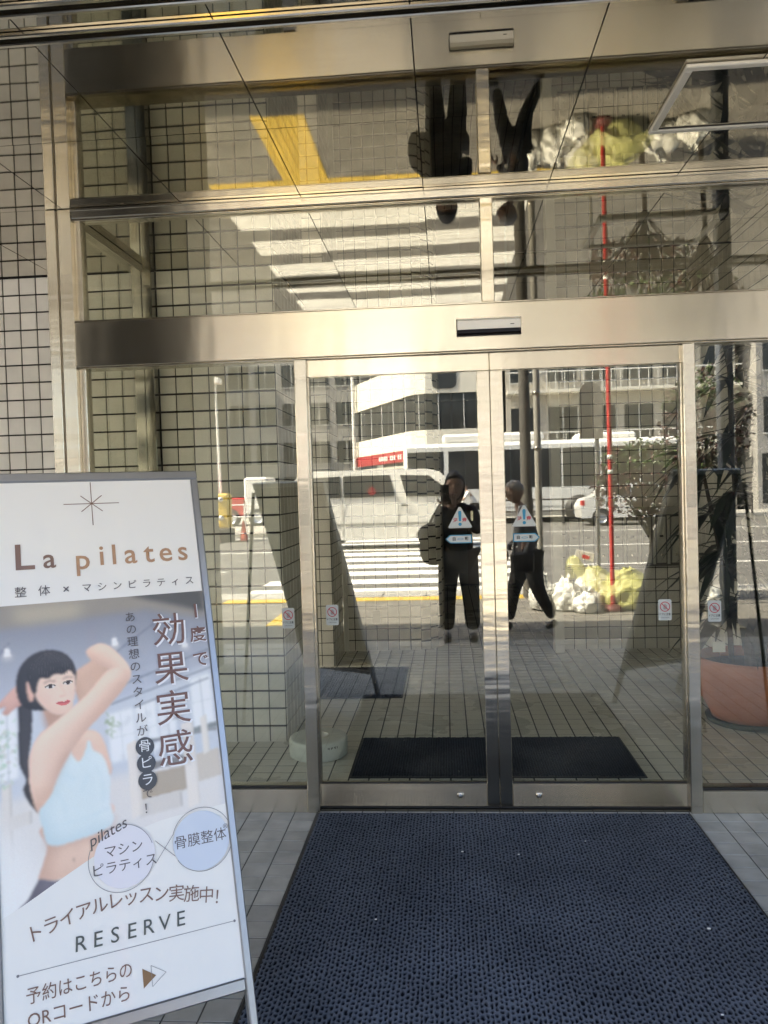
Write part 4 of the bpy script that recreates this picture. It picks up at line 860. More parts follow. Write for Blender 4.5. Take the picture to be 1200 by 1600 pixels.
sidewin([(-1.92+0.11*math.cos(k*0.5236), 1.43+0.11*math.sin(k*0.5236)) for k in range(12)], 'round_badge', mat('maroon', (0.22, 0.02, 0.025), 0.4))
for o in vn.children:
    if o.name.startswith('round_badge'): o.location.y += 0.006
MB().prism([(0.07, 1.68), (0.37, 1.25), (0.385, 1.27), (0.09, 1.70)], VY-1.55, VY-0.15).build('windscreen', M_window, vn)
part('bumper', M_frame, vn, (0.40, 0.60, VY-1.66, VY-0.04, 0.20, 0.45), c=0.03); part('side_moulding', mat('moulding', (0.30, 0.30, 0.28), 0.5), vn, (-3.6, 0.1, VY, VY+0.015, 0.55, 0.60))
part('door_seam', M_rubber, vn, (-1.245, -1.237, VY-0.01, VY+0.003, 0.22, 1.25)); part('door_seam', M_rubber, vn, (-2.70, -2.692, VY-0.01, VY+0.003, 0.22, 1.25))
part('door_handle', M_rubber, vn, (-1.15, -0.98, VY, VY+0.03, 1.02, 1.06), c=0.005); part('mirror', M_rubber, vn, (0.02, 0.14, VY+0.02, VY+0.17, 1.22, 1.42), c=0.02)
part('headlight', M_white, vn, (0.36, 0.525, VY-0.28, VY+0.004, 0.72, 0.92), c=0.02); part('tail_light', M_red, vn, (-4.13, -4.02, VY-0.2, VY+0.004, 0.80, 1.20), c=0.02)
for x in (-0.42, -3.15):
    for y in (VY-0.12, VY-1.58): wheel(vn, x, y, 0.23, 0.33, 0.2)
# long white bus
BY = -30.0
bs = thing('bus', (4.0, BY-1.2, -0.1), 'long white coach with black window band beyond the crossing', 'bus')
MB().cbox(-1.75, 9.8, BY-2.45, BY, 0.20, 3.34, c=0.16).build('body', mat('bus_white', (0.76, 0.76, 0.73), 0.3, coat=0.4), bs)
for k in range(6): part('side_window', M_window, bs, (0.15+k*1.58, 1.66+k*1.58, BY-0.02, BY+0.006, 1.40, 3.00))
part('side_window', M_window, bs, (-1.55, -0.05, BY-0.02, BY+0.006, 1.55, 3.00))
part('roof_unit', M_white, bs, (-0.1, 4.2, BY-2.1, BY-0.4, 3.341, 3.75), c=0.12); part('roof_unit', M_white, bs, (5.6, 8.0, BY-2.1, BY-0.4, 3.341, 3.62), c=0.1)
part('sill_line', mat('bus_grey', (0.35, 0.36, 0.36), 0.4), bs, (-1.7, 9.7, BY, BY+0.006, 0.55, 0.62))
for x in (-0.3, 5.55, 7.6):
    MB().lathe([(0.0, 0.0), (0.62, 0.0), (0.62, 0.012), (0.0, 0.012)], (x, BY, 0.42), n=28, axis='y').build('wheel_arch', M_rubber, bs); wheel(bs, x, BY-0.06, 0.40, 0.5, 0.3)
# small white car behind the shrub
def car(x, y, label, M):
    t = thing('car', (x, y, -0.1), label, 'car')
    pr = [(-1.9, 0.20), (-1.95, 0.65), (-1.80, 0.90), (-1.35, 1.02), (-0.95, 1.42), (0.65, 1.46), (1.25, 1.00), (1.85, 0.85), (1.98, 0.55), (1.95, 0.20)]+[(1.2+0.36*math.cos(R(a)), 0.20+0.36*math.sin(R(a))) for a in range(0, 181, 30)]+[(-1.2+0.36*math.cos(R(a)), 0.20+0.36*math.sin(R(a))) for a in range(0, 181, 30)]
    MB().prism([(x+a, b_) for a, b_ in pr], y, y-1.6).build('body', M, t)
    for pts in ([(-1.15, 1.04), (-0.85, 1.38), (-0.15, 1.40), (-0.15, 1.04)], [(-0.05, 1.04), (-0.05, 1.40), (0.6, 1.40), (1.08, 1.04)]): MB().prism([(x+a, b_) for a, b_ in pts], y+0.006, y-0.02).build('side_window', M_window, t)
    for a in (1.2, -1.2):
        for q in (-0.1, -1.5): wheel(t, x+a, y+q, 0.20, 0.31, 0.18)
    part('headlight', M_frame, t, (x+1.7, x+1.93, y-0.25, y+0.006, 0.62, 0.76), c=0.01); part('tail_light', M_red, t, (x-1.93, x-1.8, y-0.25, y+0.006, 0.66, 0.86), c=0.01)
car(6.9, -26.2, 'small white car in front of the coach behind the shrub', mat('car_white', (0.74, 0.74, 0.72), 0.25, coat=0.5))
car(-8.8, -38.0, 'silver car parked on the plaza by the distant grey building', mat('car_silver', (0.45, 0.46, 0.47), 0.3, 0.4))

# corner building, white, with ribbon windows and a red shop fascia
wb = thing('corner_building', (0, -42, 0), 'white corner building with ribbon windows and red shop fascia', 'building')
A = Vector((-1.7, -38.0, 0)); A2 = Vector((-0.9, -37.55, 0)); B_ = Vector((-5.5, -46.2, 0)); C_ = Vector((3.0, -37.55, 0))
def facade_strip(name, p, q, z0, z1, M, parent, off=0.0, dep=0.3):
    d = (q-p).normalized(); n = Vector((0, 0, 1)).cross(d)
    if n.y < 0: n = -n
    L_ = (q-p).length; Mx = Matrix((d, -n, Vector((0, 0, 1)))).transposed().to_4x4(); Mx.translation = p
    return MB().box(0, L_, -off, dep, z0, z1, Mx).build(name, M, parent), Mx, L_
poly = [(B_.x, B_.y), (A.x, A.y), (A2.x, A2.y), (C_.x, C_.y), (C_.x, -52), (B_.x, -52)]
for nm, z0, z1, MM in (('ground_floor', 0.03, 2.75, M_beige), ('spandrel', 3.55, 4.5, M_cream), ('spandrel', 6.36, 8.05, M_cream), ('spandrel', 9.9, 11.2, M_cream), ('spandrel', 13.0, 13.8, M_cream)):
    MB().prism(poly, z0, z1, axis='z').build(nm, MM, wb)
cen = Vector((-0.9, -46, 0)); inner = [tuple((Vector((*p, 0))*0.965+cen*0.035).xy) for p in poly]
for z0, z1 in ((4.5, 6.36), (8.05, 9.9), (11.2, 13.0)): MB().prism(inner, z0-0.01, z1+0.01, axis='z').build('core', M_grey, wb)
for z0, z1 in ((4.5, 6.36), (8.05, 9.9), (11.2, 13.0)):
    for (p, q, n_) in ((B_, A, 5), (A, A2, 1), (A2, C_, 3)):
        for k in range(n_):
            a = p.lerp(q, (k+0.04)/n_); b_ = p.lerp(q, (k+0.96)/n_); wd, Mx, L_ = facade_strip('window', a, b_, z0+0.02, z1-0.02, M_window, wb, -0.10, 0.16)
            MB().box(L_*0.48, L_*0.52, 0.06, 0.098, z0+0.02, z1-0.02, Mx).build('mullion', M_frame, wd)
fs_, Mx, L_ = facade_strip('fascia', B_, A, 2.95, 3.54, mat('fascia_red', (0.34, 0.03, 0.035), 0.5), wb, 0.06, 0.4)
for k in range(12):
    if k in (5, 9): continue
    MB().box(4.2+k*0.30, 4.2+k*0.30+0.20, -0.075, -0.061, 3.10, 3.36, Mx).build('sign_stroke', M_white, fs_)
facade_strip('fascia', A2, C_, 2.76, 3.54, M_frame, wb, 0.06, 0.4)
for k in range(4): facade_strip('shop_window', A2.lerp(C_, (k+0.06)/4), A2.lerp(C_, (k+0.94)/4), 0.3, 2.6, M_window, wb, 0.02, 0.1)
for k in range(5): facade_strip('shop_window', B_.lerp(A, (k+0.06)/5), B_.lerp(A, (k+0.94)/5), 0.3, 2.6, M_window, wb, 0.02, 0.1)
MB().prism(rrect(-0.55, 0.70, 6.58, 7.95, 0.3), -37.5, -37.56).build('porthole_window', M_window, wb)
MB().tube([(-5.6, -45.9, 0), (-5.6, -45.9, 12)], 0.12, 8).build('downpipe', M_white, wb)
# neighbouring beige block with balconies
def block(name, x0, x1, yf, dep, h, MM, label, nx, floors, z0=3.2, bal=False):
    t = thing(name, ((x0+x1)/2, yf-dep/2, 0), label, 'building')
    part('wall', MM, t, (x0, x1, yf-dep, yf, 0.02, h)); part('parapet', M_frame, t, (x0-0.1, x1+0.1, yf-dep-0.1, yf+0.1, h, h+0.35))
    for fl in range(floors):
        z = z0+fl*3.0
        for k in range(nx):
            a = x0+(x1-x0)*(k+0.12)/nx; b_ = x0+(x1-x0)*(k+0.88)/nx
            wd = part('window', M_window, t, (a, b_, yf-0.05, yf+0.02, z+0.5, z+2.2)); part('frame', M_frame, wd, (a-0.05, b_+0.05, yf+0.0205, yf+0.06, z+0.42, z+0.49), ((a+b_)/2-0.03, (a+b_)/2+0.03, yf+0.0205, yf+0.05, z+0.5, z+2.2))
        if bal:
            part('balcony', M_cream, t, (x0, x1, yf+0.005, yf+1.0, z-0.15, z)); part('balcony_rail', M_white, t, (x0, x1, yf+0.94, yf+0.99, z+0.85, z+0.91))
            for k in range(int((x1-x0)/0.45)): part('baluster', M_white, t, (x0+0.1+k*0.45, x0+0.13+k*0.45, yf+0.95, yf+0.98, z, z+0.85))
    for k in range(nx): part('shop_window', M_window, t, (x0+(x1-x0)*(k+0.08)/nx, x0+(x1-x0)*(k+0.92)/nx, yf-0.05, yf+0.015, 0.3, 2.7))
    return t
block('apartment_block', 3.2, 14.5, -37.4, 12, 13.5, M_beige, 'beige block with railed balconies behind the coach', 6, 3, bal=True)
block('office_block', 15.0, 30, -36, 14, 17, M_grey, 'grey office block far right of the street', 6, 4)
block('office_block', -17.0, -6.5, -58, 14, 16, M_grey, 'long grey office block beyond the plaza at left', 5, 4)
block('office_block', -34.0, -18.0, -46, 16, 15, M_beige, 'wide beige block at the far left of the plaza', 6, 4)
block('shop_block', -13.0, 15.0, -80, 14, 22, M_cream, 'tall pale block behind the white corner building', 9, 6)

# drilling rig mast, cones, yellow pump on the plaza
rg = thing('drilling_rig', (-10.4, -32, 0), 'white lattice mast of a drilling rig behind the plaza hoarding', 'rig')
mx0, mx1, my0, my1 = -10.72, -10.25, -32.2, -31.75
for x in (mx0, mx1):
    for y in (my0, my1): MB().tube([(x, y, 1.2), (x+(0.12 if x < -10.5 else -0.12), y, 6.6)], 0.06, 6).build('mast_leg', M_white, rg)
for k in range(9):
    z = 1.3+k*0.58; s_ = 0.012*k
    MB().tube([(mx0+s_, my1, z), (mx1-s_, my1, z+0.55)], 0.035, 6).build('brace', M_white, rg)
part('crown_block', M_white, rg, (-10.95, -10.05, -32.3, -31.7, 6.5, 6.75), c=0.03); part('carrier', M_red, rg, (-12.2, -9.0, -33.2, -31.4, 0.5, 1.3), c=0.05); part('cab', M_white, rg, (-9.0, -7.9, -33.2, -31.4, 0.5, 2.2), c=0.1)
for x in (-11.6, -9.6, -8.4): wheel(rg, x, -31.5, 0.4, 0.4, 0.3)
ym = thing('pump_unit', (-7.2, -22, 0), 'upright yellow pump unit standing among traffic cones', 'machine')
part('housing', M_yellow, ym, (-7.42, -7.05, -22.3, -21.8, 0.35, 1.50), c=0.06); part('base', M_rubber, ym, (-7.45, -7.0, -22.35, -21.75, -0.095, 0.345), c=0.03)
for z in (0.7, 1.3): MB().lathe([(0.0, -21.70), (0.08, -21.72), (0.09, -21.80)], (-7.30, 0, z), n=14, axis='y').build('gauge', M_white, ym)
def cone(x, y, label):
    t = thing('traffic_cone', (x, y, -0.1), label, 'traffic cone', 'cones on the far roadside')
    part('base', M_rubber, t, (x-0.19, x+0.19, y-0.19, y+0.19, -0.097, -0.06), c=0.01); MB().lathe([(0.13, -0.06), (0.03, 0.58), (0.0, 0.59)], (x, y, 0), n=16).build('cone_body', mat('cone_red', (0.55, 0.07, 0.03), 0.5), t)
    MB().lathe([(0.096, 0.16), (0.066, 0.34)], (x, y, 0), n=16).build('band', M_white, t)
cone(-7.75, -21.9, 'traffic cone left of the yellow pump unit'); cone(-7.3, -21.2, 'traffic cone in front of the yellow pump unit'); cone(-6.62, -22, 'traffic cone right of the yellow pump unit')
hb = thing('hoarding_rail', (-9, -26, 0), 'pale metal barrier rail along the plaza edge', 'barrier')
for k in range(9): MB().tube([(-13+k*0.9, -26, 0.02), (-13+k*0.9, -26, 1.1)], 0.03, 8).build('post', M_white, hb)
for z in (0.6, 1.05): MB().tube([(-13, -26, z), (-5.8, -26, z)], 0.025, 8).build('rail', M_white, hb)

# poles and signs on our pavement
up_ = thing('utility_pole', (1.04, -6.8, 0), 'thick dark concrete utility pole on the pavement beside the walking man', 'pole')
MB().tube([(1.04, -6.8, -0.1), (1.04, -6.8, 8.5)], [0.075, 0.060], 16).build('shaft', mat('dark_pole', (0.10, 0.095, 0.085), 0.7, var=0.1), up_)
gp = thing('lamp_post', (1.18, -6.72, 0), 'slim grey steel lamp post just right of the dark utility pole', 'pole')
MB().tube([(1.18, -6.66, -0.1), (1.18, -6.66, 7.5)], [0.045, 0.038], 14).build('shaft', mat('grey_pole', (0.34, 0.33, 0.30), 0.5, var=0.1), gp)
for z in (0.5, 1.9, 2.6): MB().lathe([(0.048, z), (0.052, z), (0.052, z+0.04), (0.048, z+0.04)], (1.18, -6.66, 0), n=14).build('clamp', M_steel, gp)
ts = thing('traffic_sign', (1.95, -7.0, 0), 'grey back of a round-topped bus stop sign on its post', 'sign')
MB().tube([(1.97, -7.0, -0.1), (1.99, -7.0, 2.7)], 0.028, 12).build('post', M_frame, ts)
MB().prism([(1.76, 2.04), (2.06, 2.04), (2.06, 2.60)]+[(1.91+0.15*math.cos(R(a)), 2.60+0.17*math.sin(R(a))) for a in range(0, 181, 15)], -6.965, -6.955).build('plate', mat('sign_grey', (0.36, 0.35, 0.33), 0.5), ts)
rp = thing('banner_pole', (1.86, -5.6, 0), 'tall thin red banner pole in front of the rubbish bags', 'pole')
MB().tube([(1.86, -5.58, 0.0), (1.86, -5.58, 4.2)], 0.026, 12).build('shaft', M_red, rp)
for z in (1.55, 1.72): MB().lathe([(0.027, z), (0.030, z), (0.030, z+0.05), (0.027, z+0.05)], (1.86, -5.58, 0), n=12).build('joint_band', M_white, rp)
MB().lathe([(0.0, 0.0), (0.11, 0.0), (0.10, 0.05), (0.03, 0.07)], (1.86, -5.58, 0), n=16).build('base', mat('dark_red', (0.16, 0.03, 0.03), 0.6), rp)
po = thing('square_post', (2.74, -4.45, 0), 'blue grey square post at the right of the pavement', 'post')
part('shaft', mat('blue_grey', (0.11, 0.125, 0.15), 0.5), po, (2.68, 2.81, -4.52, -4.39, -0.004, 4.0), c=0.01); part('foot_plate', M_steel, po, (2.62, 2.87, -4.58, -4.33, -0.003, 0.012), c=0.003)

# rubbish bags, net and shrub
def bag(x, y, r, hz, col, label, seed, tall=1.0):
    t = thing('rubbish_bag', (x, y, 0), label, 'rubbish bag', 'rubbish bags on the pavement')
    bm = bmesh.new(); bmesh.ops.create_icosphere(bm, subdivisions=5, radius=1.0)
    for v in bm.verts:
        p = v.co.copy(); n_ = noise.noise(p*2.2+Vector((seed, 0, 0)))*0.20+noise.ridged_multi_fractal(p*3.1+Vector((0, seed, 0)), 0.9, 2.1, 4, 1.0, 2.0)*0.055-abs(noise.noise(p*7+Vector((seed, seed, 0))))*0.10-abs(noise.noise(p*16+Vector((seed, 0, seed))))*0.045
        q = p*(1+n_); z_ = q.z
        if z_ < -0.55: z_ = -0.55+(z_+0.55)*0.12
        if p.z > 0.80: z_ += (p.z-0.80)*1.2*tall; q.x *= 0.75; q.y *= 0.75
        v.co = Vector((x+q.x*r, y+q.y*r, 0.0+(z_+0.62)*hz))
    MB().bm(bm, None, True).build('sack', col, t)
    kn = MB()
    for k in range(5):
        a = k*1.26+seed; kn.add([(x, y, hz*1.7), (x+0.05*math.cos(a), y+0.05*math.sin(a), hz*1.7+0.08), (x+0.06*math.cos(a+.7), y+0.06*math.sin(a+.7), hz*1.7+0.05)], [(0, 1, 2)])
    kn.build('knot', col, t)
M_bagc = mat('clear_bag', (0.72, 0.72, 0.68), 0.15, var=0.35, scale=14); M_bagw = mat('white_bag', (0.74, 0.74, 0.70), 0.3, var=0.15, scale=12); M_bagy = mat('yellow_bag', (0.62, 0.62, 0.25), 0.3, var=0.2, scale=10)
bag(1.10, -5.78, 0.16, 0.21, M_bagc, 'clear crumpled rubbish bag, leftmost, behind the walking man', 1.3, 1.3)
bag(1.36, -5.74, 0.19, 0.20, M_bagw, 'white rubbish bag left of the yellow net', 4.1)
bag(1.56, -5.52, 0.15, 0.13, M_bagw, 'small low white rubbish bag in front of the net', 7.7)
bag(1.70, -5.92, 0.22, 0.25, M_bagw, 'large white rubbish bag under the yellow net', 2.9)
bag(2.06, -5.74, 0.23, 0.24, M_bagy, 'yellowish rubbish bag under the right of the net', 9.2)
bag(2.55, -5.80, 0.20, 0.20, M_bagw, 'pale rubbish bag at the right beside the shrub', 5.5)
bag(2.85, -5.60, 0.18, 0.18, M_bagc, 'clear rubbish bag farthest right beyond the shrub', 6.4)
M_net = mat('yellow_net', (0.68, 0.67, 0.26), 0.5, var=0.15, scale=30)
_n = M_net.node_tree; _t = _n.nodes.new('ShaderNodeBsdfTransparent'); _m = _n.nodes.new('ShaderNodeMixShader'); _m.inputs[0].default_value = 0.45
_n.links.new(_t.outputs[0], _m.inputs[1]); _n.links.new(_n.nodes['Principled BSDF'].outputs[0], _m.inputs[2]); _n.links.new(_m.outputs[0], _n.nodes['Material Output'].inputs[0])
nb = MB(); gx, gy = 72, 52; vv = []
for j in range(gy+1):
    for i in range(gx+1):
        x = 1.40+i/gx*1.02; y = -6.15+j/gy*0.72; h = 0.0
        for (bx, by, br, bh) in ((1.70, -5.92, 0.26, 0.45), (2.06, -5.74, 0.27, 0.43), (1.50, -5.95, 0.15, 0.58)):
            d2 = ((x-bx)/br)**2+((y-by)/br)**2; h = max(h, bh*math.exp(-d2*0.42))
        vv.append((x+0.02*noise.noise(Vector((x*9, y*9, 0))), y, max(0.03, h+0.03+0.03*noise.noise(Vector((x*11, y*11, 5)))+0.015*noise.noise(Vector((x*30, y*30, 2))))))
nq = []
for j in range(gy):
    for i in range(gx):
        if j > gy*0.35+(gx-i)*0.0 and i < (j-gy*0.35)*0.75: continue
        nq.append((j*(gx+1)+i, j*(gx+1)+i+1, (j+1)*(gx+1)+i+1, (j+1)*(gx+1)+i))
nb.add(vv, nq, True); bmv = None
tag(nb.build('bin_net', M_net), 'yellow netting thrown over the rubbish bags', 'net')
bxn = thing('carton', (1.62, -6.02, 0.55), 'small printed carton lying on top of the yellow net', 'carton')
Mx = Matrix.Translation((1.62, -5.98, 0.59)) @ Matrix.Rotation(R(14), 4, 'Y') @ Matrix.Rotation(R(10), 4, 'Z')
MB().cbox(-0.11, 0.11, -0.06, 0.06, -0.04, 0.06, c=0.004, M=Mx).build('box', mat('carton_white', (0.62, 0.60, 0.54), 0.6), bxn); MB().box(-0.03, 0.06, 0.061, 0.062, -0.02, 0.02, Mx).build('print', M_red, bxn)

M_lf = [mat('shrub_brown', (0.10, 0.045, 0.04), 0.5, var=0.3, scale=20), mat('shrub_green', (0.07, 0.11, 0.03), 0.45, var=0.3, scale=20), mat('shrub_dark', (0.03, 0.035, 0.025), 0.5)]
def shrub(x, y, zc, rx, ry, rz, n, label, zb):
    t = thing('shrub', (x, y, 0), label, 'shrub')
    MB().tube([(x, y, -0.004), (x+0.03, y, zb), (x-0.02, y+0.02, zc)], [0.035, 0.028, 0.015], 10).build('trunk', M_bark, t)
    br = MB()
    for k in range(26):
        a = rnd.uniform(0, 6.28); e = rnd.uniform(-0.4, 1.0); p0 = Vector((x, y, zb+rnd.uniform(0, 0.4))); p1 = Vector((x+rx*0.85*math.cos(a)*math.cos(e), y+ry*0.85*math.sin(a)*math.cos(e), zc+rz*0.85*math.sin(e)))
        br.tube([p0, p0.lerp(p1, 0.5)+Vector((rnd.uniform(-.05, .05), rnd.uniform(-.05, .05), 0.05)), p1], [0.012, 0.008, 0.004], 5)
    br.build('branches', M_bark, t)['kind'] = 'stuff'
    cr = MB()
    for k in range(n):
        while True:
            p = Vector((rnd.uniform(-1, 1), rnd.uniform(-1, 1), rnd.uniform(-1, 1)))
            if p.length < 1 and p.length > 0.25 and noise.noise(p*2.6+Vector((x, 0, 0))) > -0.12: break
        c = Vector((x+p.x*rx, y+p.y*ry, zc+p.z*rz)); d = Vector((rnd.gauss(0, 1), rnd.gauss(0, 1), rnd.gauss(-0.3, 0.6))).normalized(); s_ = d.cross(Vector((rnd.gauss(0, 1), rnd.gauss(0, 1), 1))).normalized()
        L_ = rnd.uniform(0.035, 0.075); W_ = L_*0.32; up2 = d.cross(s_)*W_*0.5
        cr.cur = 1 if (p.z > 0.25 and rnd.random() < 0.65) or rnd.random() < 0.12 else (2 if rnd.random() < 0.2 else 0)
        cr.add([c, c+d*L_*0.5+s_*W_+up2, c+d*L_, c+d*L_*0.5-s_*W_+up2], [(0, 1, 2), (0, 2, 3)])
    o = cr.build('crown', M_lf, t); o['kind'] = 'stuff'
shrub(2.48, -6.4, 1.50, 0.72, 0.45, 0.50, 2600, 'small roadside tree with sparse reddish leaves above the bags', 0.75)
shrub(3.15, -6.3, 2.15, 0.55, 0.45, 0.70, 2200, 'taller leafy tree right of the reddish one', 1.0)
# pavement guard rail across the road
gr = thing('guard_rail', (6, -31.2, 0), 'dark pedestrian guard rail along the far pavement', 'guard rail')
for k in range(9): MB().tube([(2.2+k*1.2, -28.2, -0.1), (2.2+k*1.2, -28.2, 0.95)], 0.04, 8).build('post', mat('rail_dark', (0.06, 0.055, 0.05), 0.5), gr)
for z in (0.45, 0.9): MB().tube([(2.2, -28.2, z), (11.8, -28.2, z)], 0.03, 8).build('rail', MATS['rail_dark'], gr)

# ------------------------------------------------------------------ people
def skin_mesh(jobs):
    """jobs: list of (name, verts{key:(pos, radius)}, edges, material, parent); one evaluation for all"""
    obs = []
    for (name, V, E, M, parent) in jobs:
        keys = list(V); me = bpy.data.meshes.new(name); me.from_pydata([V[k][0] for k in keys], [(keys.index(a), keys.index(b_)) for a, b_ in E], [])
        ob = bpy.data.objects.new(name, me); COL.objects.link(ob); md = ob.modifiers.new('s', 'SKIN'); md.use_smooth_shade = True; md.branch_smoothing = 0.6
        for i, k in enumerate(keys):
            r_ = V[k][1]; sv = me.skin_vertices[0].data[i]; sv.radius = r_ if isinstance(r_, tuple) else (r_, r_); sv.use_root = (i == 0)
        ss = ob.modifiers.new('u', 'SUBSURF'); ss.levels = 2; ss.render_levels = 2; obs.append(ob)
    bpy.context.view_layer.update(); dg = bpy.context.evaluated_depsgraph_get()
    ms = [bpy.data.meshes.new_from_object(o.evaluated_get(dg)) for o in obs]
    for ob in obs: m_ = ob.data; bpy.data.objects.remove(ob); bpy.data.meshes.remove(m_)
    for me, (name, V, E, M, parent) in zip(ms, jobs):
        me.materials.clear(); me.materials.append(M); me.polygons.foreach_set('use_smooth', [True]*len(me.polygons)); me.name = name; link(name, me, parent)
M_sk = mat('skin', (0.45, 0.29, 0.21), 0.5); M_navy = mat('dark_jacket', (0.018, 0.018, 0.022), 0.8, var=0.2, scale=15); M_trs = mat('dark_trousers', (0.035, 0.034, 0.034), 0.85, var=0.2, scale=15)
M_hairp = mat('black_hair', (0.012, 0.011, 0.01), 0.45, bump=0.4, bscale=120); M_hgrey = mat('grey_hair', (0.40, 0.38, 0.35), 0.55, bump=0.4, bscale=120); M_shoe = mat('dark_shoe', (0.02, 0.02, 0.02), 0.5)
def fingers(jobs, par, wrist, palm_dir, spread, up_dir, curl):
    w_ = Vector(wrist); pd = Vector(palm_dir).normalized(); sp = Vector(spread).normalized(); ud = Vector(up_dir).normalized()
    palm = w_+pd*0.085
    V = {'w': (w_, 0.024), 'p': (w_+pd*0.045, (0.036, 0.018)), 'k': (palm, (0.036, 0.015))}; E = [('w', 'p'), ('p', 'k')]
    for i, (off, ln) in enumerate(((-0.030, 0.062), (-0.010, 0.074), (0.010, 0.070), (0.030, 0.056))):
        b0 = palm+sp*off; b1 = b0+(pd*math.cos(curl*0.5)-ud*math.sin(curl*0.5))*ln*0.55; b2 = b1+(pd*math.cos(curl*1.3)-ud*math.sin(curl*1.3))*ln*0.5
        V.update({f'a{i}': (b0, 0.0095), f'b{i}': (b1, 0.0085), f'c{i}': (b2, 0.007)}); E += [('k', f'a{i}'), (f'a{i}', f'b{i}'), (f'b{i}', f'c{i}')]
    t0 = w_+pd*0.03-sp*0.034; V.update({'t0': (t0, 0.012), 't1': (t0+(pd*0.6-sp*0.7).normalized()*0.035, 0.0105), 't2': (t0+(pd*0.6-sp*0.7).normalized()*0.035+(pd-sp*0.15-ud*0.3).normalized()*0.028, 0.0085)}); E += [('p', 't0'), ('t0', 't1'), ('t1', 't2')]
    jobs.append(('hand', V, E, M_sk, par))
def head(par, c, fwd, r, hair_M, long_hair=False, glasses=False):
    """c = centre of the skull, fwd = unit gaze; one mesh for the head, face details and hair as parts"""
    fwd = Vector(fwd).normalized(); lf = Vector((0, 0, 1)).cross(fwd).normalized(); u_ = fwd.cross(lf)
    W = Matrix((fwd, lf, u_)).transposed().to_4x4(); W.translation = c
    bm = bmesh.new(); bmesh.ops.create_icosphere(bm, subdivisions=4, radius=1)
    for v in bm.verts:
        x, y, z = v.co
        px_, py_, pz_ = x*0.098, y*0.077, z*0.118
        if z < 0: px_ *= 1-0.12*(-z) if x > 0 else 1-0.35*(-z); py_ *= 1-0.34*(-z)**1.5
        if x > 0.6: px_ -= 0.006*(x-0.6)
        nd = math.exp(-((y/0.17)**2))*math.exp(-(((z+0.15)/0.22)**2)) if x > 0.5 else 0; px_ += 0.024*nd
        for sy in (-0.38, 0.38): px_ -= 0.010*math.exp(-(((y-sy)/0.17)**2)-(((z-0.08)/0.12)**2)) if x > 0.4 else 0
        px_ += 0.005*math.exp(-((y/0.3)**2)-(((z+0.55)/0.09)**2)) if x > 0.4 else 0
        for sy in (-1, 1): py_ += sy*0.016*math.exp(-(((x+0.05)/0.16)**2)-(((z+0.02)/0.24)**2)) if y*sy > 0.85 else 0
        v.co = Vector((px_, py_, pz_))*(r/0.098)
    MB().bm(bm, W, True).build('head', M_sk, par)
    for sy in (-1, 1):
        e = MB().lathe([(0.0, -0.010), (0.007, -0.008), (0.010, 0.0), (0.007, 0.008), (0.0, 0.010)], (0.088, sy*0.030, 0.010), n=10, M=W); e.build('eye', M_white if False else M_ink, par)
    MB().tube([W @ Vector((0.094, -0.022, -0.060)), W @ Vector((0.099, 0, -0.058)), W @ Vector((0.094, 0.022, -0.060))], 0.004, 6).build('mouth', M_sred, par)
    bm = bmesh.new(); bmesh.ops.create_icosphere(bm, subdivisions=4, radius=1)
    for v in bm.verts:
        x, y, z = v.co; k = 1.07+0.05*noise.noise(v.co*5)
        lim = 0.10+0.55*max(0, x)
        if z < lim: k = 0.92-0.15*min(1, (lim-z)*3) if not (long_hair and x < 0.35) else (1.10 if z > -0.9 else 1.0)
        if long_hair and z < 0 and x < 0.35: v.co.z *= 1.25
        v.co = Vector((v.co.x*0.098, v.co.y*0.078, v.co.z*0.120))*k*(r/0.098)
    MB().bm(bm, W, True).build('hair', hair_M, par)
    if glasses:
        for sy in (-1, 1): MB().lathe([(0.018, -0.003), (0.021, 0.0), (0.018, 0.003)], (0, 0, 0), n=14, axis='x', M=W @ Matrix.Translation((0.104, sy*0.030, 0.008))).build('glasses', M_black2, par)
jobs = []
# the photographer, standing on the granite edge with a phone raised
GX, GY = 0.10, -3.93
ph_ = thing('person', (GX, GY, 0), 'person in dark clothes photographing the entrance, reflected left of the door stiles', 'person')
def J(x, y, z): return Vector((GX+x, GY+y, z*0.952))
V = {'pel': (J(0, 0, 0.88), (0.15, 0.10)), 'wai': (J(0, 0, 1.02), (0.135, 0.095)), 'che': (J(0, 0.0, 1.24), (0.155, 0.105)), 'nec': (J(-0.01, 0.01, 1.385), 0.052), 'hea': (J(-0.015, 0.03, 1.45), 0.052),
     'sl': (J(-0.150, 0, 1.315), 0.058), 'el': (J(-0.185, 0.10, 1.07), 0.044), 'wl': (J(-0.11, 0.33, 1.345), 0.027), 'sr': (J(0.145, 0, 1.315), 0.058), 'er': (J(0.19, 0.12, 1.08), 0.042), 'wr': (J(-0.02, 0.34, 1.345), 0.027),
     'hl': (J(-0.085, 0, 0.83), 0.092), 'kl': (J(-0.11, 0.02, 0.46), 0.056), 'al': (J(-0.12, -0.01, 0.10), 0.040), 'hr': (J(0.085, 0, 0.83), 0.092), 'kr': (J(0.11, 0.02, 0.46), 0.056), 'ar': (J(0.125, -0.01, 0.10), 0.040)}
E_ = [('pel', 'wai'), ('wai', 'che'), ('che', 'nec'), ('nec', 'hea'), ('che', 'sl'), ('sl', 'el'), ('el', 'wl'), ('che', 'sr'), ('sr', 'er'), ('er', 'wr'), ('pel', 'hl'), ('hl', 'kl'), ('kl', 'al'), ('pel', 'hr'), ('hr', 'kr'), ('kr', 'ar')]
def infl(V, keys, k): return {q: (V[q][0], tuple(x*k for x in V[q][1]) if isinstance(V[q][1], tuple) else V[q][1]*k) for q in keys}
jobs.append(('body', V, E_, M_sk, ph_))
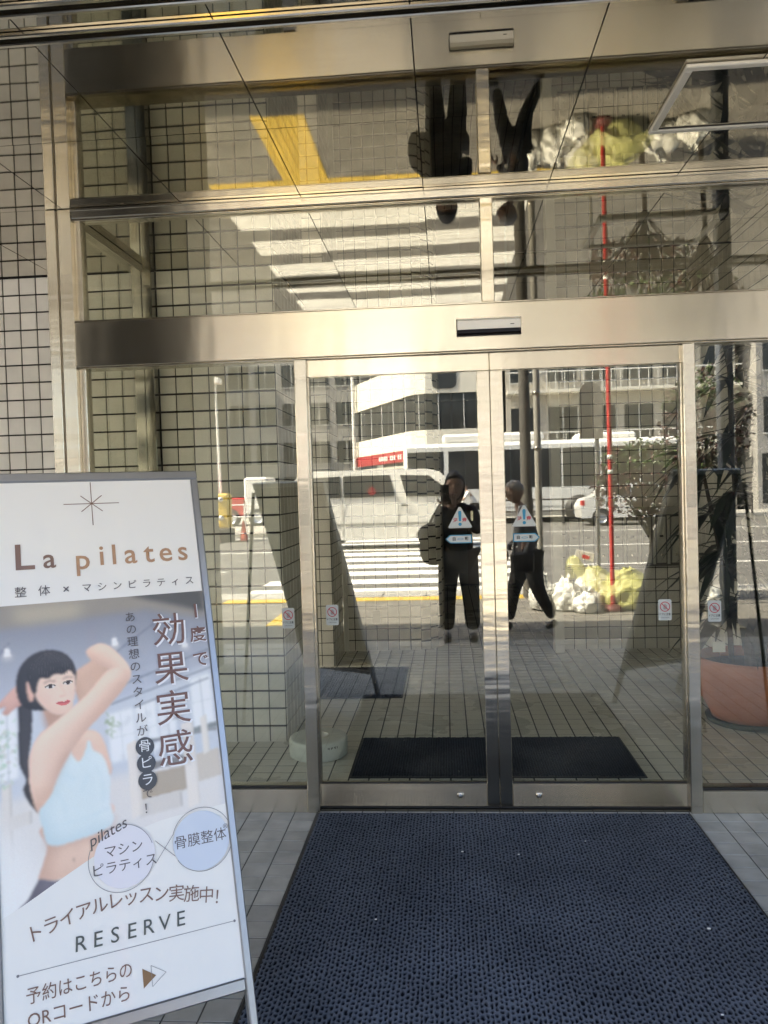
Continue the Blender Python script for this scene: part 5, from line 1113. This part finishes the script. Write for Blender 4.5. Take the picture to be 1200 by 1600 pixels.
Vj = infl(V, ['che', 'wai', 'sl', 'el', 'wl', 'sr', 'er', 'wr'], 1.22); Vj['hem'] = (J(0, 0, 0.74), (0.19, 0.13)); Vj['col'] = (J(-0.01, 0.0, 1.365), 0.075)
jobs.append(('jacket', Vj, [('che', 'wai'), ('wai', 'hem'), ('che', 'col'), ('che', 'sl'), ('sl', 'el'), ('el', 'wl'), ('che', 'sr'), ('sr', 'er'), ('er', 'wr')], M_navy, ph_))
Vt = infl(V, ['pel', 'hl', 'kl', 'al', 'hr', 'kr', 'ar'], 1.34); Vt['kl'] = (Vt['kl'][0], 0.088); Vt['kr'] = (Vt['kr'][0], 0.088); Vt['al'] = (Vt['al'][0], 0.074); Vt['ar'] = (Vt['ar'][0], 0.074); jobs.append(('trousers', Vt, [('pel', 'hl'), ('hl', 'kl'), ('kl', 'al'), ('pel', 'hr'), ('hr', 'kr'), ('kr', 'ar')], M_trs, ph_))
for k in ('al', 'ar'):
    p = V[k][0]; jobs.append(('shoe', {'h': (p+Vector((0, -0.04, -0.055)), 0.045), 'm': (p+Vector((0, 0.06, -0.062)), (0.046, 0.040)), 't': (p+Vector((0, 0.15, -0.068)), (0.042, 0.032))}, [('h', 'm'), ('m', 't')], M_shoe, ph_))
fingers(jobs, ph_, J(-0.11, 0.33, 1.345), (0.05, 0.35, 0.9), (0.9, 0.1, 0.0), (0.3, -0.9, 0.3), 0.7); fingers(jobs, ph_, J(-0.02, 0.34, 1.345), (-0.15, 0.3, 0.9), (-0.9, 0.1, 0.0), (-0.3, -0.9, 0.3), 0.7)
head(ph_, J(-0.015, 0.03, 1.540), (0, 1, -0.05), 0.112, M_hairp, True)
pn = thing('phone', (-0.03, -3.535, 1.40), 'black phone held upright by the reflected photographer', 'phone')
part('body', M_black2, pn, (-0.045, 0.030, -3.532, -3.523, 1.325, 1.475), c=0.003)
part('camera_bump', M_window, pn, (-0.012, 0.026, -3.5225, -3.518, 1.425, 1.468), c=0.002)
bgm = thing('shoulder_bag', (GX-0.30, GY+0.02, 0.75), 'dark rounded shoulder bag hanging at the photographer\'s side', 'bag')
bm = bmesh.new(); bmesh.ops.create_icosphere(bm, subdivisions=4, radius=1)
for v in bm.verts: q = v.co.copy(); v.co = Vector((GX-0.235+math.copysign(abs(q.x)**0.7, q.x)*0.125*(1.0-0.18*max(0, q.z)), GY+0.03+q.y*0.085, 0.925+math.copysign(abs(q.z)**0.75, q.z)*0.20+0.006*noise.noise(q*4)))
MB().bm(bm, None, True).build('pouch', M_navy, bgm); MB().tube([J(-0.30, 0.03, 1.08), J(-0.22, 0.03, 1.25), J(-0.14, 0.0, 1.385), J(-0.05, -0.11, 1.30), J(-0.22, -0.06, 1.08)], 0.012, 6).build('strap', M_black2, bgm)

# elderly man walking to the left
HX, HY = 0.78, -4.40
mn = thing('person', (HX, HY, 0), 'grey-haired man in dark jacket walking left, reflected in right door', 'person')
def K(x, y, z): return Vector((HX+x, HY+y, z))
V = {'pel': (K(0.03, 0, 0.78), (0.13, 0.10)), 'wai': (K(0.02, 0, 0.90), (0.125, 0.10)), 'che': (K(-0.02, 0, 1.09), (0.135, 0.11)), 'nec': (K(-0.05, 0, 1.24), 0.05), 'hea': (K(-0.075, 0, 1.30), 0.05),
     'sl': (K(-0.02, 0.15, 1.165), 0.055), 'el': (K(0.07, 0.19, 0.93), 0.042), 'wl': (K(-0.05, 0.20, 0.74), 0.028), 'sr': (K(-0.02, -0.15, 1.165), 0.055), 'er': (K(-0.04, -0.19, 0.92), 0.042), 'wr': (K(-0.17, -0.18, 0.80), 0.028),
     'hl': (K(0.04, 0.08, 0.74), 0.09), 'kl': (K(0.10, 0.08, 0.42), 0.058), 'al': (K(0.245, 0.07, 0.13), 0.040), 'hr': (K(0.0, -0.08, 0.74), 0.09), 'kr': (K(-0.12, -0.08, 0.42), 0.058), 'ar': (K(-0.175, -0.08, 0.09), 0.040)}
jobs.append(('body', V, E_, M_sk, mn))
Vj = infl(V, ['che', 'wai', 'sl', 'el', 'wl', 'sr', 'er', 'wr'], 1.25); Vj['hem'] = (K(0.025, 0, 0.69), (0.125, 0.115)); Vj['col'] = (K(-0.045, 0, 1.235), 0.07)
M_jk = mat('charcoal_jacket', (0.10, 0.104, 0.112), 0.8, var=0.2, scale=15)
jobs.append(('jacket', Vj, [('che', 'wai'), ('wai', 'hem'), ('che', 'col'), ('che', 'sl'), ('sl', 'el'), ('el', 'wl'), ('che', 'sr'), ('sr', 'er'), ('er', 'wr')], M_jk, mn))
Vt = infl(V, ['pel', 'hl', 'kl', 'al', 'hr', 'kr', 'ar'], 1.28); Vt['pel'] = (Vt['pel'][0], 0.10); jobs.append(('trousers', Vt, [('pel', 'hl'), ('hl', 'kl'), ('kl', 'al'), ('pel', 'hr'), ('hr', 'kr'), ('kr', 'ar')], M_trs, mn))
p = V['al'][0]; jobs.append(('shoe', {'h': (p+Vector((0.045, 0, -0.025)), 0.042), 'm': (p+Vector((-0.02, 0, -0.065)), (0.044, 0.036)), 't': (p+Vector((-0.085, 0, -0.092)), (0.038, 0.028))}, [('h', 'm'), ('m', 't')], M_shoe, mn))
p = V['ar'][0]; jobs.append(('shoe', {'h': (p+Vector((0.04, 0, -0.048)), 0.042), 'm': (p+Vector((-0.06, 0, -0.052)), (0.044, 0.038)), 't': (p+Vector((-0.15, 0, -0.056)), (0.040, 0.030))}, [('h', 'm'), ('m', 't')], M_shoe, mn))
fingers(jobs, mn, K(-0.05, 0.20, 0.74), (-0.4, 0, -0.9), (-0.9, 0, 0.4), (0, 1, 0), 0.5); fingers(jobs, mn, K(-0.17, -0.18, 0.80), (-0.7, 0, -0.7), (-0.7, 0, 0.7), (0, -1, 0), 0.5)
head(mn, K(-0.095, 0, 1.385), (-1, 0, -0.12), 0.095, M_hgrey, False, True)
sbg = thing('satchel', (HX-0.02, HY+0.23, 0.62), 'dark satchel slung at the walking man\'s hip', 'bag')
MB().cbox(HX-0.17, HX+0.06, HY+0.17, HY+0.25, 0.60, 0.80, c=0.02).build('pouch', M_black2, sbg); MB().tube([K(-0.15, 0.21, 0.79), K(-0.13, 0.19, 1.0), K(-0.06, 0.10, 1.25), K(0.02, -0.05, 1.25)], 0.010, 6).build('strap', M_white, sbg)
# cyclist in a white shirt far beyond
QX, QY = 0.86, -24.0
cyc = thing('person', (QX, QY, -0.1), 'distant cyclist in white shirt beside the coach', 'person')
def Q(x, y, z): return Vector((QX+x, QY+y, z-0.1))
V = {'pel': (Q(0.18, 0, 0.95), (0.13, 0.10)), 'che': (Q(-0.05, 0, 1.32), (0.14, 0.11)), 'nec': (Q(-0.14, 0, 1.46), 0.05), 'hea': (Q(-0.17, 0, 1.52), 0.05), 'sl': (Q(-0.08, 0.15, 1.40), 0.055), 'el': (Q(-0.22, 0.2, 1.18), 0.042), 'wl': (Q(-0.40, 0.2, 1.06), 0.03), 'sr': (Q(-0.08, -0.15, 1.40), 0.055), 'er': (Q(-0.22, -0.2, 1.18), 0.042), 'wr': (Q(-0.40, -0.2, 1.06), 0.03),
     'hl': (Q(0.15, 0.08, 0.92), 0.09), 'kl': (Q(-0.18, 0.09, 0.72), 0.058), 'al': (Q(-0.02, 0.09, 0.33), 0.04), 'hr': (Q(0.15, -0.08, 0.92), 0.09), 'kr': (Q(-0.10, -0.09, 0.55), 0.058), 'ar': (Q(0.02, -0.09, 0.16), 0.04)}
E2 = [('pel', 'che'), ('che', 'nec'), ('nec', 'hea'), ('che', 'sl'), ('sl', 'el'), ('el', 'wl'), ('che', 'sr'), ('sr', 'er'), ('er', 'wr'), ('pel', 'hl'), ('hl', 'kl'), ('kl', 'al'), ('pel', 'hr'), ('hr', 'kr'), ('kr', 'ar')]
jobs.append(('body', V, E2, M_sk, cyc)); Vj = infl(V, ['pel', 'che', 'sl', 'el', 'sr', 'er'], 1.2); jobs.append(('shirt', Vj, [('pel', 'che'), ('che', 'sl'), ('sl', 'el'), ('che', 'sr'), ('sr', 'er')], M_white, cyc))
Vt = infl(V, ['pel', 'hl', 'kl', 'al', 'hr', 'kr', 'ar'], 1.25); jobs.append(('trousers', Vt, [('pel', 'hl'), ('hl', 'kl'), ('kl', 'al'), ('pel', 'hr'), ('hr', 'kr'), ('kr', 'ar')], M_trs, cyc))
head(cyc, Q(-0.19, 0, 1.60), (-1, 0, -0.1), 0.095, M_hairp)
by = thing('bicycle', (QX-0.1, QY, -0.1), 'bicycle ridden by the distant figure in white', 'bicycle')
for x in (-0.62, 0.46):
    MB().lathe([(0.30, -0.02), (0.33, 0.0), (0.30, 0.02), (0.29, 0.0)], (QX+x, QY, 0.235), n=28, axis='y').build('wheel', M_rubber, by)
for a, b_ in (((0.46, 0.335), (0.12, 0.30)), ((0.12, 0.30), (0.20, 0.86)), ((0.12, 0.30), (-0.48, 0.80)), ((0.20, 0.75), (-0.48, 0.82)), ((-0.48, 1.05), (-0.62, 0.335)), ((0.46, 0.335), (0.18, 0.75))): MB().tube([Q(a[0], 0, a[1]), Q(b_[0], 0, b_[1])], 0.018, 6).build('tube', M_red, by)
MB().tube([Q(-0.42, 0.25, 1.05), Q(-0.48, 0, 1.07), Q(-0.42, -0.25, 1.05)], 0.014, 6).build('handlebar', M_black2, by); part('saddle', M_black2, by, (QX+0.08, QX+0.32, QY-0.07, QY+0.07, 0.76, 0.80), c=0.02)
skin_mesh(jobs)

finish_texts()
